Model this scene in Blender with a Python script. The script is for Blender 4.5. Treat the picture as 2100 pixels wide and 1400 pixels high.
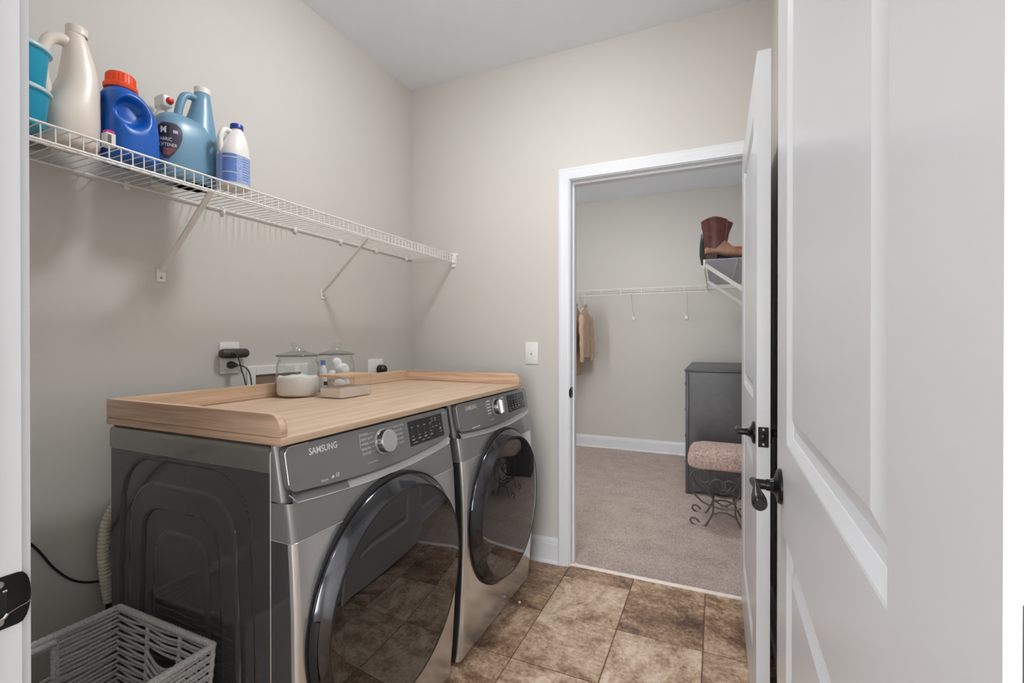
import bpy, bmesh, math, random
from math import sin, cos, pi, radians, sqrt, atan2
from mathutils import Vector, Matrix, noise
from mathutils.bvhtree import BVHTree

random.seed(7)
for o in list(bpy.data.objects):
    bpy.data.objects.remove(o)
S = bpy.context.scene
C = S.collection

# ---------------------------------------------------------------- camera
cam = bpy.data.cameras.new('camera')
cam.sensor_fit = 'HORIZONTAL'; cam.sensor_width = 36.0; cam.lens = 36.0 * 946.5 / 2100.0
cam.clip_start = 0.01; cam.clip_end = 50
co = bpy.data.objects.new('camera', cam)
co.location = (1.7258, -2.3646, 1.2012)
co.rotation_euler = (radians(90 - 0.21), 0, radians(23.845))
C.objects.link(co); S.camera = co

# ---------------------------------------------------------------- world, exposure
w = bpy.data.worlds.new('world'); S.world = w; w.use_nodes = True
w.node_tree.nodes['Background'].inputs[0].default_value = (0.97, 0.985, 1.0, 1)
w.node_tree.nodes['Background'].inputs[1].default_value = 4.6
S.view_settings.view_transform = 'Standard'; S.view_settings.look = 'None'
S.view_settings.gamma = 1.0; S.view_settings.use_curve_mapping = False
S.view_settings.exposure = 1.48
S.cycles.max_bounces = 8; S.cycles.diffuse_bounces = 7; S.cycles.glossy_bounces = 4
S.cycles.transparent_max_bounces = 24; S.cycles.transmission_bounces = 8
S.cycles.use_denoising = True; S.cycles.use_light_tree = False
S.cycles.caustics_reflective = False; S.cycles.caustics_refractive = False
LAUNDRY_LAMP = 34.5      # strength of the three ceiling lamps' glass domes
CLOSET_LAMP = 17.5
HALL_FILL_LAMP = 8.0

# ---------------------------------------------------------------- dimensions
H = 2.74                 # ceiling
XR = 1.95                # laundry right wall
YN = -2.115              # laundry face of the near wall
WT = 0.115               # wall thickness
FX0, FX1 = 1.019, 1.873  # far doorway, jamb faces
NX0, NX1 = 1.016, 1.872  # near doorway, jamb faces
DH = 2.045               # doorway height
CY1 = 2.737              # closet back wall
CX0, CX1 = -0.25, 2.055  # closet side walls
HY0, HX0, HX1 = -5.8, -0.3, 3.4

# ---------------------------------------------------------------- helpers
WLOC = {}
def world_of(o):
    return WLOC.get(o.name, Vector((0, 0, 0)))

def put(o, parent=None):
    C.objects.link(o)
    if parent is not None:
        o.parent = parent
        o.matrix_parent_inverse = Matrix.Translation(-world_of(parent))
    WLOC[o.name] = Vector(o.location)
    return o

def tag(o, label=None, cat=None, group=None, kind=None):
    if label: o['label'] = label
    if cat: o['category'] = cat
    if group: o['group'] = group
    if kind: o['kind'] = kind
    return o

def thing(name, label, cat, loc, group=None):
    o = bpy.data.objects.new(name, None); o.location = loc
    o.empty_display_size = 0.05
    put(o)
    return tag(o, label, cat, group)

class MB:
    def __init__(s): s.v = []; s.f = []
    def add(s, vs, fs):
        n = len(s.v); s.v += [tuple(p) for p in vs]; s.f += [tuple(i + n for i in q) for q in fs]; return s
    def box(s, x0, x1, y0, y1, z0, z1):
        if x0 > x1: x0, x1 = x1, x0
        if y0 > y1: y0, y1 = y1, y0
        if z0 > z1: z0, z1 = z1, z0
        vs = [(x0,y0,z0),(x1,y0,z0),(x1,y1,z0),(x0,y1,z0),(x0,y0,z1),(x1,y0,z1),(x1,y1,z1),(x0,y1,z1)]
        return s.add(vs, [(0,3,2,1),(4,5,6,7),(0,1,5,4),(1,2,6,5),(2,3,7,6),(3,0,4,7)])
    def rbox(s, x0, x1, y0, y1, z0, z1, r=0.004, seg=2, edges=None):
        bm = bmesh.new(); bmesh.ops.create_cube(bm, size=1.0)
        for q in bm.verts:
            q.co = ((x0+x1)/2+q.co.x*(x1-x0), (y0+y1)/2+q.co.y*(y1-y0), (z0+z1)/2+q.co.z*(z1-z0))
        es = list(bm.edges) if edges is None else [e for e in bm.edges if edges((e.verts[0].co+e.verts[1].co)/2, (e.verts[1].co-e.verts[0].co).normalized())]
        bmesh.ops.bevel(bm, geom=es, offset=r, segments=seg, profile=0.5, affect='EDGES')
        return s.bm(bm)
    def bm(s, bm):
        bm.verts.ensure_lookup_table(); bm.verts.index_update()
        s.add([q.co[:] for q in bm.verts], [[q.index for q in f.verts] for f in bm.faces]); bm.free(); return s
    def grid(s, rows, closed=False):
        m, n = len(rows), len(rows[0]); vs = [p for r in rows for p in r]; fs = []
        for i in range(m-1):
            for j in range(n if closed else n-1):
                k = (j+1) % n
                fs.append((i*n+j, i*n+k, (i+1)*n+k, (i+1)*n+j))
        return s.add(vs, fs)
    def loft(s, rings, cap=True):
        n = len(rings[0]); s.grid(rings, closed=True)
        b = len(s.v) - n*len(rings)
        if cap:
            s.f.append(tuple(reversed(range(b, b+n)))); e = len(s.v)-n; s.f.append(tuple(range(e, e+n)))
        return s
    def tube(s, pts, r, n=8, closed=False, flat=1.0):
        P = [Vector(p) for p in pts]; m = len(P); R = r if isinstance(r, (list, tuple)) else [r]*m
        T = []
        for i in range(m):
            a = P[(i-1) % m] if (closed or i > 0) else P[i]; b = P[(i+1) % m] if (closed or i < m-1) else P[i]
            t = (b-a); T.append(t.normalized() if t.length > 1e-9 else Vector((0,0,1)))
        up = Vector((0,0,1)) if abs(T[0].z) < 0.9 else Vector((1,0,0))
        N = (up - T[0]*up.dot(T[0])).normalized(); rings = []
        for i in range(m):
            if i:
                ax = T[i-1].cross(T[i])
                if ax.length > 1e-8:
                    N = Matrix.Rotation(T[i-1].angle(T[i]), 3, ax.normalized()) @ N
                N = (N - T[i]*N.dot(T[i])).normalized()
            B = T[i].cross(N)
            rings.append([tuple(P[i] + (N*cos(2*pi*k/n)*flat + B*sin(2*pi*k/n))*R[i]) for k in range(n)])
        if closed:
            s.grid(rings + [rings[0]], closed=True)
        else:
            s.loft(rings)
        return s
    def lathe(s, prof, c, axis='z', n=32, a0=0.0):
        # prof: (radius, height along axis); zero radius closes
        cx, cy, cz = c; rings = []
        for r, h in prof:
            ring = []
            for k in range(n):
                a = a0 + 2*pi*k/n; p, q = r*cos(a), r*sin(a)
                ring.append({'z': (cx+p, cy+q, cz+h), 'x': (cx+h, cy+p, cz+q), 'y': (cx+q, cy+h, cz+p)}[axis])
            rings.append(ring)
        return s.grid(rings, closed=True)
    def prism(s, poly, f0, f1):
        # poly: 2-D points; f0/f1 map a point to 3-D on either side
        n = len(poly); vs = [f0(*p) for p in poly] + [f1(*p) for p in poly]
        fs = [tuple(reversed(range(n))), tuple(range(n, 2*n))] + [(i, (i+1) % n, n+(i+1) % n, n+i) for i in range(n)]
        return s.add(vs, fs)
    def xform(s, fn): s.v = [tuple(fn(Vector(p))) for p in s.v]; return s
    def build(s, name, mat, parent=None, smooth=35, recalc=True, label=None, weld=True):
        me = bpy.data.meshes.new(name); me.from_pydata(s.v, [], s.f)
        if recalc:
            bm = bmesh.new(); bm.from_mesh(me)
            if weld: bmesh.ops.remove_doubles(bm, verts=bm.verts, dist=1e-6)
            bmesh.ops.recalc_face_normals(bm, faces=bm.faces); bm.to_mesh(me); bm.free()
        if smooth:
            me.shade_smooth(); me.set_sharp_from_angle(angle=radians(smooth))
        me.materials.append(M[mat] if isinstance(mat, str) else mat)
        o = bpy.data.objects.new(name, me); put(o, parent)
        if label: o['label'] = label
        return o

def copy_tree(o, delta, parent=None):
    # a copy of a thing with copies of its parts and sub-parts (one object at a time)
    c = o.copy()
    if parent is None:
        c.location = Vector(o.location) + Vector(delta)
    C.objects.link(c)
    if parent is not None:
        c.parent = parent
    for ch in list(o.children):
        copy_tree(ch, delta, c)
    return c

def catmull(pts, n=8, closed=False):
    P = [Vector(p) for p in pts]; m = len(P); out = []
    rng = range(m) if closed else range(m-1)
    for i in rng:
        p0 = P[(i-1) % m] if closed or i > 0 else P[0]*2-P[1]
        p1 = P[i]; p2 = P[(i+1) % m]
        p3 = P[(i+2) % m] if closed or i+2 < m else P[-1]*2-P[-2]
        for k in range(n):
            t = k/n
            out.append(0.5*((2*p1)+(-p0+p2)*t+(2*p0-5*p1+4*p2-p3)*t*t+(-p0+3*p1-3*p2+p3)*t**3))
    if not closed: out.append(P[-1])
    return [tuple(p) for p in out]

def lerp_table(tab, z):
    if z <= tab[0][0]: return tab[0][1]
    for (a, x), (b, y) in zip(tab, tab[1:]):
        if z <= b:
            t = (z-a)/(b-a); return x+(y-x)*t
    return tab[-1][1]

def smooth(e0, e1, x):
    t = min(1, max(0, (x-e0)/(e1-e0))); return t*t*(3-2*t)

def sring(z, cx, cy, rx, ry, p=2.0, n=40, tilt=0.0):
    # super-ellipse ring in a horizontal plane
    out = []
    for k in range(n):
        a = 2*pi*k/n; c, s_ = cos(a), sin(a)
        x = math.copysign(abs(c)**(2/p), c)*rx; y = math.copysign(abs(s_)**(2/p), s_)*ry
        out.append((cx+x, cy+y, z+tilt*y))
    return out

_glyphs = {}
def text_mesh(txt, size, bold=0.0):
    key = (txt, size, bold)
    if key not in _glyphs:
        cu = bpy.data.curves.new('t', 'FONT'); cu.body = txt; cu.size = size; cu.offset = bold*size
        cu.resolution_u = 3
        ob = bpy.data.objects.new('t', cu); C.objects.link(ob)
        dg = bpy.context.evaluated_depsgraph_get(); dg.update()
        me = bpy.data.meshes.new_from_object(ob.evaluated_get(dg))
        _glyphs[key] = ([tuple(q.co) for q in me.vertices], [tuple(p.vertices) for p in me.polygons])
        bpy.data.objects.remove(ob); bpy.data.curves.remove(cu); bpy.data.meshes.remove(me)
    return _glyphs[key]
for t in (('SAMSUNG', .0215, .02), ('Steam', .009, .01), ('NORMAL', .0082, .01), ('HEAVY DUTY', .0082, .01), ('WHITES', .0082, .01), ('BEDDING', .0082, .01),
          ('SANITIZE', .0082, .01), ('QUICK WASH', .0082, .01), ('DELICATES', .0082, .01), ('PERM PRESS', .0082, .01), ('RINSE+SPIN', .0082, .01), ('SELF CLEAN', .0082, .01),
          ('M', .034, .03), ('FABRIC', .019, .01), ('SOFTENER', .019, .01)):
    text_mesh(*t)

# ---------------------------------------------------------------- materials
M = {}
def mat(name, base=(.8,.8,.8), rough=.5, metal=0.0, spec=.5, ior=1.5, bump=None, vary=None, coat=0.0, emit=None, alpha=None, sheen=0.0, aniso=0):
    m = bpy.data.materials.new(name); m.use_nodes = True; nt = m.node_tree; N = nt.nodes; L = nt.links
    b = N['Principled BSDF']
    b.inputs['Base Color'].default_value = (*base, 1); b.inputs['Roughness'].default_value = rough
    b.inputs['Metallic'].default_value = metal; b.inputs['IOR'].default_value = ior
    b.inputs['Specular IOR Level'].default_value = spec; b.inputs['Coat Weight'].default_value = coat
    b.inputs['Coat Roughness'].default_value = 0.06
    if sheen: b.inputs['Sheen Weight'].default_value = sheen
    tc = None
    if bump or vary:
        tc = N.new('ShaderNodeTexCoord')
    if vary:   # (scale, amount, detail)
        nz = N.new('ShaderNodeTexNoise'); nz.inputs['Scale'].default_value = vary[0]; nz.inputs['Detail'].default_value = vary[2] if len(vary) > 2 else 4
        L.new(tc.outputs['Object'], nz.inputs['Vector'])
        r = N.new('ShaderNodeMapRange'); r.inputs['To Min'].default_value = 1-vary[1]; r.inputs['To Max'].default_value = 1+vary[1]
        r.inputs['From Min'].default_value = .3; r.inputs['From Max'].default_value = .7
        L.new(nz.outputs['Fac'], r.inputs['Value'])
        mx = N.new('ShaderNodeMix'); mx.data_type = 'RGBA'; mx.blend_type = 'MULTIPLY'; mx.inputs['Factor'].default_value = 1
        mx.inputs['A'].default_value = (*base, 1); L.new(r.outputs['Result'], mx.inputs['B']); L.new(mx.outputs['Result'], b.inputs['Base Color'])
    if bump:   # (scale, strength, distance)
        nb = N.new('ShaderNodeTexNoise'); nb.inputs['Scale'].default_value = bump[0]; nb.inputs['Detail'].default_value = 3
        L.new(tc.outputs['Object'], nb.inputs['Vector'])
        bp = N.new('ShaderNodeBump'); bp.inputs['Strength'].default_value = bump[1]; bp.inputs['Distance'].default_value = bump[2]
        L.new(nb.outputs['Fac'], bp.inputs['Height']); L.new(bp.outputs['Normal'], b.inputs['Normal'])
    if emit:
        b.inputs['Emission Color'].default_value = (*emit[0], 1); b.inputs['Emission Strength'].default_value = emit[1]
    M[name] = m
    return m

mat('wall_paint', (.62, .597, .557), .75, bump=(420, .10, .0008), vary=(1.2, .012))
mat('ceiling_paint', (.86, .90, .955), .9, bump=(260, .12, .001))
mat('trim_white', (.755, .775, .805), .30, vary=(6, .012))
mat('door_white', (.73, .752, .785), .28, bump=(300, .03, .0006), vary=(5, .012))
mat('hall_paint', (.72, .71, .69), .8, vary=(2, .01))
mat('hall_floor', (.32, .23, .16), .5, vary=(9, .15))
mat('bronze_black', (.022, .020, .020), .30, metal=.7, vary=(60, .2))
mat('bare_metal', (.45, .43, .42), .35, metal=.9, vary=(80, .2))
mat('screw_steel', (.35, .34, .33), .35, metal=.9, vary=(90, .2))
mat('shelf_white', (.83, .82, .80), .35, vary=(20, .02))
mat('steel_grey', (.70, .70, .702), .20, metal=.80, vary=(3, .02), coat=.25)
mat('steel_dark', (.27, .267, .265), .32, metal=.45, vary=(3, .02), coat=.6)
mat('steel_side', (.082, .082, .085), .11, metal=.35, vary=(3, .03), coat=.5)
mat('steel_lid', (.25, .243, .236), .14, metal=.6, vary=(3, .02), coat=.4)
mat('panel_grey', (.245, .243, .243), .33, metal=.45, vary=(3, .02), coat=.25)
mat('scoop_silver', (.58, .58, .58), .32, metal=.75, vary=(4, .02))
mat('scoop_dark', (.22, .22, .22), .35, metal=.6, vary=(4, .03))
mat('matt_black', (.006, .006, .006), .6, vary=(8, .1))
mat('ring_chrome', (.085, .087, .095), .12, metal=1.0, vary=(3, .03))
mat('door_glass_dark', (.006, .006, .0065), .02, ior=1.85, vary=(2, .05))
mat('display_black', (.018, .018, .02), .18, vary=(5, .05))
mat('display_print', (.30, .30, .30), .5, vary=(50, .02))
mat('print_white', (.72, .72, .72), .5, vary=(50, .02))
mat('knob_silver', (.70, .70, .70), .28, metal=.9, vary=(3, .02))
mat('knob_chrome', (.35, .35, .36), .12, metal=1.0, vary=(30, .05))
mat('edge_silver', (.75, .75, .76), .22, metal=.8, vary=(9, .02))
mat('outlet_white', (.82, .81, .79), .35, vary=(12, .015))
mat('slot_dark', (.03, .03, .03), .6, vary=(30, .1))
mat('charger_black', (.045, .040, .036), .42, vary=(60, .1))
mat('cord_black', (.020, .019, .018), .45, vary=(40, .1))
mat('cord_grey', (.11, .105, .10), .45, vary=(40, .1))
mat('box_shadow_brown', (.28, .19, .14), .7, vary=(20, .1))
mat('hose_beige', (.60, .55, .48), .5, vary=(20, .05))
mat('rope_grey', (.56, .56, .555), .85, vary=(240, .25), bump=(900, .6, .002))
mat('basket_wire', (.35, .35, .35), .6, vary=(100, .1))
mat('tub_teal', (.010, .33, .52), .35, vary=(8, .04))
mat('lid_film', (.45, .62, .68), .18, vary=(12, .05))
mat('jug_ivory', (.79, .70, .62), .34, vary=(7, .02), coat=.15)
mat('jug_blue', (.001, .105, .50), .34, vary=(7, .05), coat=.05)
mat('cap_orange', (.86, .08, .018), .38, vary=(9, .03))
mat('jug_sky', (.155, .315, .44), .36, vary=(5, .05), coat=.05)
mat('cap_white', (.80, .78, .74), .4, vary=(9, .02))
mat('label_plum', (.050, .042, .075), .45, vary=(30, .25))
mat('label_floral', (.30, .10, .10), .5, vary=(60, .4))
mat('logo_black', (.012, .012, .014), .5, vary=(30, .05))
mat('red_cap', (.72, .03, .02), .3, vary=(9, .03))
mat('bleach_white', (.80, .77, .74), .38, vary=(7, .02))
mat('bleach_cap', (.006, .035, .30), .35, vary=(9, .05))
mat('bleach_label', (.33, .42, .68), .5, vary=(120, .12))
mat('bleach_label_dark', (.13, .23, .60), .5, vary=(120, .1))
mat('pink_top', (.75, .02, .25), .4, vary=(9, .05))
mat('grey_tub', (.25, .25, .22), .4, vary=(5, .2))
mat('powder_white', (.90, .85, .82), .9, bump=(90, .5, .004), vary=(12, .02))
mat('pods_white', (.85, .85, .87), .5, bump=(40, .6, .006), vary=(25, .04))
mat('cap_blue_small', (.07, .24, .62), .35, vary=(9, .05))
mat('bamboo', (.62, .40, .22), .5, vary=(20, .08))
mat('threshold_strip', (.95, .86, .80), .45, vary=(40, .05))
mat('dresser_black', (.075, .075, .079), .33, bump=(120, .08, .001), vary=(20, .1), coat=.1)
mat('dresser_edge', (.085, .085, .088), .38, vary=(20, .1))
mat('iron_brown', (.13, .115, .10), .40, metal=.6, vary=(40, .2))
mat('jacket_beige', (.56, .42, .31), .85, vary=(14, .12), bump=(60, .3, .004))
mat('jacket_khaki', (.32, .27, .20), .85, vary=(14, .15), bump=(60, .3, .004))
mat('jacket_grey', (.42, .38, .36), .85, vary=(14, .12), bump=(60, .3, .004))
mat('hanger_white', (.80, .79, .77), .4, vary=(9, .02))
mat('boot_burgundy', (.115, .026, .024), .42, vary=(35, .35), bump=(90, .3, .003))
mat('boot_tan', (.40, .21, .13), .5, vary=(30, .2), bump=(120, .2, .002))
mat('boot_sole', (.075, .022, .020), .5, vary=(20, .2))
mat('boot_pattern', (.10, .11, .14), .5, vary=(70, .8))
mat('bin_blue', (.17, .27, .47), .6, vary=(10, .1))
mat('box_orange', (.62, .17, .02), .55, vary=(10, .08))
mat('lamp_metal', (.6, .58, .55), .3, metal=.8, vary=(9, .03))
for nm, st in (('lamp_laundry', LAUNDRY_LAMP), ('lamp_closet', CLOSET_LAMP), ('fill_lamp_hall', HALL_FILL_LAMP)):
    mat(nm, (.9, .9, .88), .4, emit=((.965, .98, 1.0), st))

def glass_mat(name, tint, gl=0.10):
    # thin clear wall: straight-through light with a Fresnel reflection on top
    m = bpy.data.materials.new(name); m.use_nodes = True; nt = m.node_tree; N = nt.nodes; L = nt.links; N.clear()
    out = N.new('ShaderNodeOutputMaterial'); mx = N.new('ShaderNodeMixShader'); tr = N.new('ShaderNodeBsdfTransparent'); gs = N.new('ShaderNodeBsdfGlossy')
    lw = N.new('ShaderNodeLayerWeight'); lw.inputs['Blend'].default_value = .5
    pw = N.new('ShaderNodeMath'); pw.operation = 'POWER'; pw.inputs[1].default_value = 2.6; L.new(lw.outputs['Facing'], pw.inputs[0])
    fr = N.new('ShaderNodeMath'); fr.operation = 'MULTIPLY_ADD'; fr.inputs[1].default_value = .8; fr.inputs[2].default_value = .05; L.new(pw.outputs[0], fr.inputs[0])
    tc = N.new('ShaderNodeTexCoord'); nz = N.new('ShaderNodeTexNoise'); nz.inputs['Scale'].default_value = 6; L.new(tc.outputs['Object'], nz.inputs['Vector'])
    cr = N.new('ShaderNodeMix'); cr.data_type = 'RGBA'; cr.inputs['A'].default_value = (*tint, 1); cr.inputs['B'].default_value = (*[min(1, c*1.03) for c in tint], 1)
    L.new(nz.outputs['Fac'], cr.inputs['Factor'])
    p5 = N.new('ShaderNodeMath'); p5.operation = 'POWER'; p5.inputs[1].default_value = 5.0; L.new(lw.outputs['Facing'], p5.inputs[0])
    ed = N.new('ShaderNodeMix'); ed.data_type = 'RGBA'; ed.inputs['B'].default_value = (.22, .26, .25, 1); L.new(p5.outputs[0], ed.inputs['Factor']); L.new(cr.outputs['Result'], ed.inputs['A']); L.new(ed.outputs['Result'], tr.inputs['Color'])
    gs.inputs['Roughness'].default_value = .03; gs.inputs['Color'].default_value = (1, 1, 1, 1)
    L.new(fr.outputs[0], mx.inputs[0]); L.new(tr.outputs[0], mx.inputs[1]); L.new(gs.outputs[0], mx.inputs[2]); L.new(mx.outputs[0], out.inputs[0])
    M[name] = m
glass_mat('jar_glass', (.93, .95, .945))
glass_mat('jar_edge', (.55, .60, .58))
glass_mat('acrylic', (.95, .945, .94))

def wood_mat(name, c0, c1, axis):
    m = bpy.data.materials.new(name); m.use_nodes = True; nt = m.node_tree; N = nt.nodes; L = nt.links; b = N['Principled BSDF']
    tc = N.new('ShaderNodeTexCoord'); mp = N.new('ShaderNodeMapping'); L.new(tc.outputs['Object'], mp.inputs['Vector'])
    sc = {'x': (2.2, 30, 62), 'y': (30, 2.2, 62)}[axis]; mp.inputs['Scale'].default_value = sc
    n1 = N.new('ShaderNodeTexNoise'); n1.inputs['Scale'].default_value = 1.0; n1.inputs['Detail'].default_value = 6; n1.inputs['Distortion'].default_value = .6; L.new(mp.outputs[0], n1.inputs['Vector'])
    mp2 = N.new('ShaderNodeMapping'); mp2.inputs['Scale'].default_value = tuple(q*7 if q > 5 else q*4 for q in sc); L.new(tc.outputs['Object'], mp2.inputs['Vector'])
    n2 = N.new('ShaderNodeTexNoise'); n2.inputs['Scale'].default_value = 1.0; n2.inputs['Detail'].default_value = 4; L.new(mp2.outputs[0], n2.inputs['Vector'])
    ad = N.new('ShaderNodeMath'); ad.operation = 'MULTIPLY_ADD'; ad.inputs[1].default_value = .35; L.new(n2.outputs['Fac'], ad.inputs[0]); L.new(n1.outputs['Fac'], ad.inputs[2])
    rp = N.new('ShaderNodeValToRGB'); rp.color_ramp.elements[0].position = .48; rp.color_ramp.elements[0].color = (*c1, 1); rp.color_ramp.elements[1].position = .78; rp.color_ramp.elements[1].color = (*c0, 1)
    L.new(ad.outputs[0], rp.inputs['Fac']); L.new(rp.outputs['Color'], b.inputs['Base Color']); b.inputs['Roughness'].default_value = .45
    bp = N.new('ShaderNodeBump'); bp.inputs['Strength'].default_value = .08; bp.inputs['Distance'].default_value = .001; L.new(n2.outputs['Fac'], bp.inputs['Height']); L.new(bp.outputs['Normal'], b.inputs['Normal'])
    M[name] = m
wood_mat('oak_y', (.70, .52, .365), (.54, .375, .245), 'y')
wood_mat('oak_x', (.72, .505, .36), (.42, .275, .185), 'x')

def tile_mat():
    # each tile shows its own piece of one stone print: object colour carries tone, offset and turn
    m = bpy.data.materials.new('stone_tile'); m.use_nodes = True; nt = m.node_tree; N = nt.nodes; L = nt.links; b = N['Principled BSDF']
    tc = N.new('ShaderNodeTexCoord'); oi = N.new('ShaderNodeObjectInfo'); sep = N.new('ShaderNodeSeparateColor'); L.new(oi.outputs['Color'], sep.inputs[0])
    mu = N.new('ShaderNodeMath'); mu.operation = 'MULTIPLY'; mu.inputs[1].default_value = 40; L.new(sep.outputs[1], mu.inputs[0])
    an = N.new('ShaderNodeMath'); an.operation = 'MULTIPLY'; an.inputs[1].default_value = 6.283; L.new(sep.outputs[2], an.inputs[0])
    rot = N.new('ShaderNodeVectorRotate'); rot.rotation_type = 'Z_AXIS'; L.new(tc.outputs['Object'], rot.inputs['Vector']); L.new(an.outputs[0], rot.inputs['Angle'])
    cmb = N.new('ShaderNodeCombineXYZ'); L.new(mu.outputs[0], cmb.inputs[0]); L.new(mu.outputs[0], cmb.inputs[2])
    ad = N.new('ShaderNodeVectorMath'); ad.operation = 'ADD'; L.new(rot.outputs[0], ad.inputs[0]); L.new(cmb.outputs[0], ad.inputs[1])
    st = N.new('ShaderNodeMapping'); st.inputs['Scale'].default_value = (3.6, 6.0, 3); L.new(ad.outputs[0], st.inputs['Vector'])
    n1 = N.new('ShaderNodeTexNoise'); n1.inputs['Scale'].default_value = 1.5; n1.inputs['Detail'].default_value = 7; n1.inputs['Roughness'].default_value = .62; n1.inputs['Distortion'].default_value = .7; L.new(st.outputs[0], n1.inputs['Vector'])
    n2 = N.new('ShaderNodeTexNoise'); n2.inputs['Scale'].default_value = 52; n2.inputs['Detail'].default_value = 8; n2.inputs['Roughness'].default_value = .78; L.new(ad.outputs[0], n2.inputs['Vector'])
    a1 = N.new('ShaderNodeMath'); a1.operation = 'MULTIPLY_ADD'; a1.inputs[1].default_value = .95; L.new(n2.outputs['Fac'], a1.inputs[0]); L.new(n1.outputs['Fac'], a1.inputs[2])
    a2 = N.new('ShaderNodeMath'); a2.operation = 'ADD'; L.new(a1.outputs[0], a2.inputs[0])
    tn = N.new('ShaderNodeMath'); tn.operation = 'MULTIPLY_ADD'; tn.inputs[1].default_value = .5; tn.inputs[2].default_value = -.695; L.new(sep.outputs[0], tn.inputs[0]); L.new(tn.outputs[0], a2.inputs[1])
    rp = N.new('ShaderNodeValToRGB'); e = rp.color_ramp.elements
    e[0].position = .22; e[0].color = (.065, .040, .028, 1); e[1].position = .82; e[1].color = (.78, .63, .49, 1)
    for p, c in ((.36, (.165, .094, .056, 1)), (.50, (.33, .205, .125, 1)), (.63, (.54, .38, .255, 1))):
        q = e.new(p); q.color = c
    L.new(a2.outputs[0], rp.inputs['Fac']); L.new(rp.outputs['Color'], b.inputs['Base Color'])
    b.inputs['Roughness'].default_value = .42
    bp = N.new('ShaderNodeBump'); bp.inputs['Strength'].default_value = .15; bp.inputs['Distance'].default_value = .002; L.new(a1.outputs[0], bp.inputs['Height']); L.new(bp.outputs['Normal'], b.inputs['Normal'])
    M['stone_tile'] = m
tile_mat()
mat('grout', (.17, .105, .068), .85, vary=(60, .15))

def carpet_mat(name, ca, cb, sc):
    m = bpy.data.materials.new(name); m.use_nodes = True; nt = m.node_tree; N = nt.nodes; L = nt.links; b = N['Principled BSDF']
    tc = N.new('ShaderNodeTexCoord')
    n1 = N.new('ShaderNodeTexNoise'); n1.inputs['Scale'].default_value = 7; n1.inputs['Detail'].default_value = 5; L.new(tc.outputs['Object'], n1.inputs['Vector'])
    n2 = N.new('ShaderNodeTexNoise'); n2.inputs['Scale'].default_value = sc; n2.inputs['Detail'].default_value = 4; n2.inputs['Roughness'].default_value = .8; L.new(tc.outputs['Object'], n2.inputs['Vector'])
    a = N.new('ShaderNodeMath'); a.operation = 'MULTIPLY_ADD'; a.inputs[1].default_value = .22; L.new(n1.outputs['Fac'], a.inputs[0]); L.new(n2.outputs['Fac'], a.inputs[2])
    rp = N.new('ShaderNodeValToRGB'); rp.color_ramp.elements[0].position = .45; rp.color_ramp.elements[0].color = (*ca, 1); rp.color_ramp.elements[1].position = .74; rp.color_ramp.elements[1].color = (*cb, 1)
    L.new(a.outputs[0], rp.inputs['Fac']); L.new(rp.outputs['Color'], b.inputs['Base Color']); b.inputs['Roughness'].default_value = .95
    b.inputs['Sheen Weight'].default_value = .15
    bp = N.new('ShaderNodeBump'); bp.inputs['Strength'].default_value = 1.0; bp.inputs['Distance'].default_value = .012; L.new(n2.outputs['Fac'], bp.inputs['Height']); L.new(bp.outputs['Normal'], b.inputs['Normal'])
    M[name] = m
carpet_mat('carpet', (.43, .315, .265), (.96, .79, .705), 120)
carpet_mat('boucle_pink', (.36, .22, .19), (.86, .66, .57), 75)
# ================================================================ the setting
def structure(o):
    o['kind'] = 'structure'; return o

structure(MB().box(-.10, 0, YN-WT, 0, -.05, H+.05).build('wall_left', 'wall_paint', smooth=0))
structure(MB().box(XR, XR+.10, YN, 0, -.05, H+.05).build('wall_right', 'wall_paint', smooth=0))
J = .018
b = MB().box(-.10, FX0-J, 0, WT, -.05, H+.05).box(FX1+J, CX1+.1, 0, WT, -.05, H+.05).box(FX0-J, FX1+J, 0, WT, DH+J, H+.05)
structure(b.build('wall_far', 'wall_paint', smooth=0))
b = MB().box(0, NX0-J, YN-WT, YN, -.05, H+.05).box(NX1+J, XR+.10, YN-WT, YN, -.05, H+.05).box(NX0-J, NX1+J, YN-WT, YN, DH+J, H+.05)
structure(b.build('wall_near', 'wall_paint', smooth=0))
structure(MB().box(-.10, XR+.10, YN-WT, 0, H, H+.06).build('ceiling', 'ceiling_paint', smooth=0))
# closet
structure(MB().box(CX0, CX1, WT, CY1, H, H+.06).build('ceiling_closet', 'ceiling_paint', smooth=0))
structure(MB().box(CX0-.1, CX1+.1, CY1, CY1+.1, -.05, H+.05).build('wall_closet_back', 'wall_paint', smooth=0))
structure(MB().box(CX0-.1, CX0, WT, CY1, -.05, H+.05).build('wall_closet_left', 'wall_paint', smooth=0))
structure(MB().box(CX1, CX1+.1, WT, CY1, -.05, H+.05).build('wall_closet_right', 'wall_paint', smooth=0))
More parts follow.
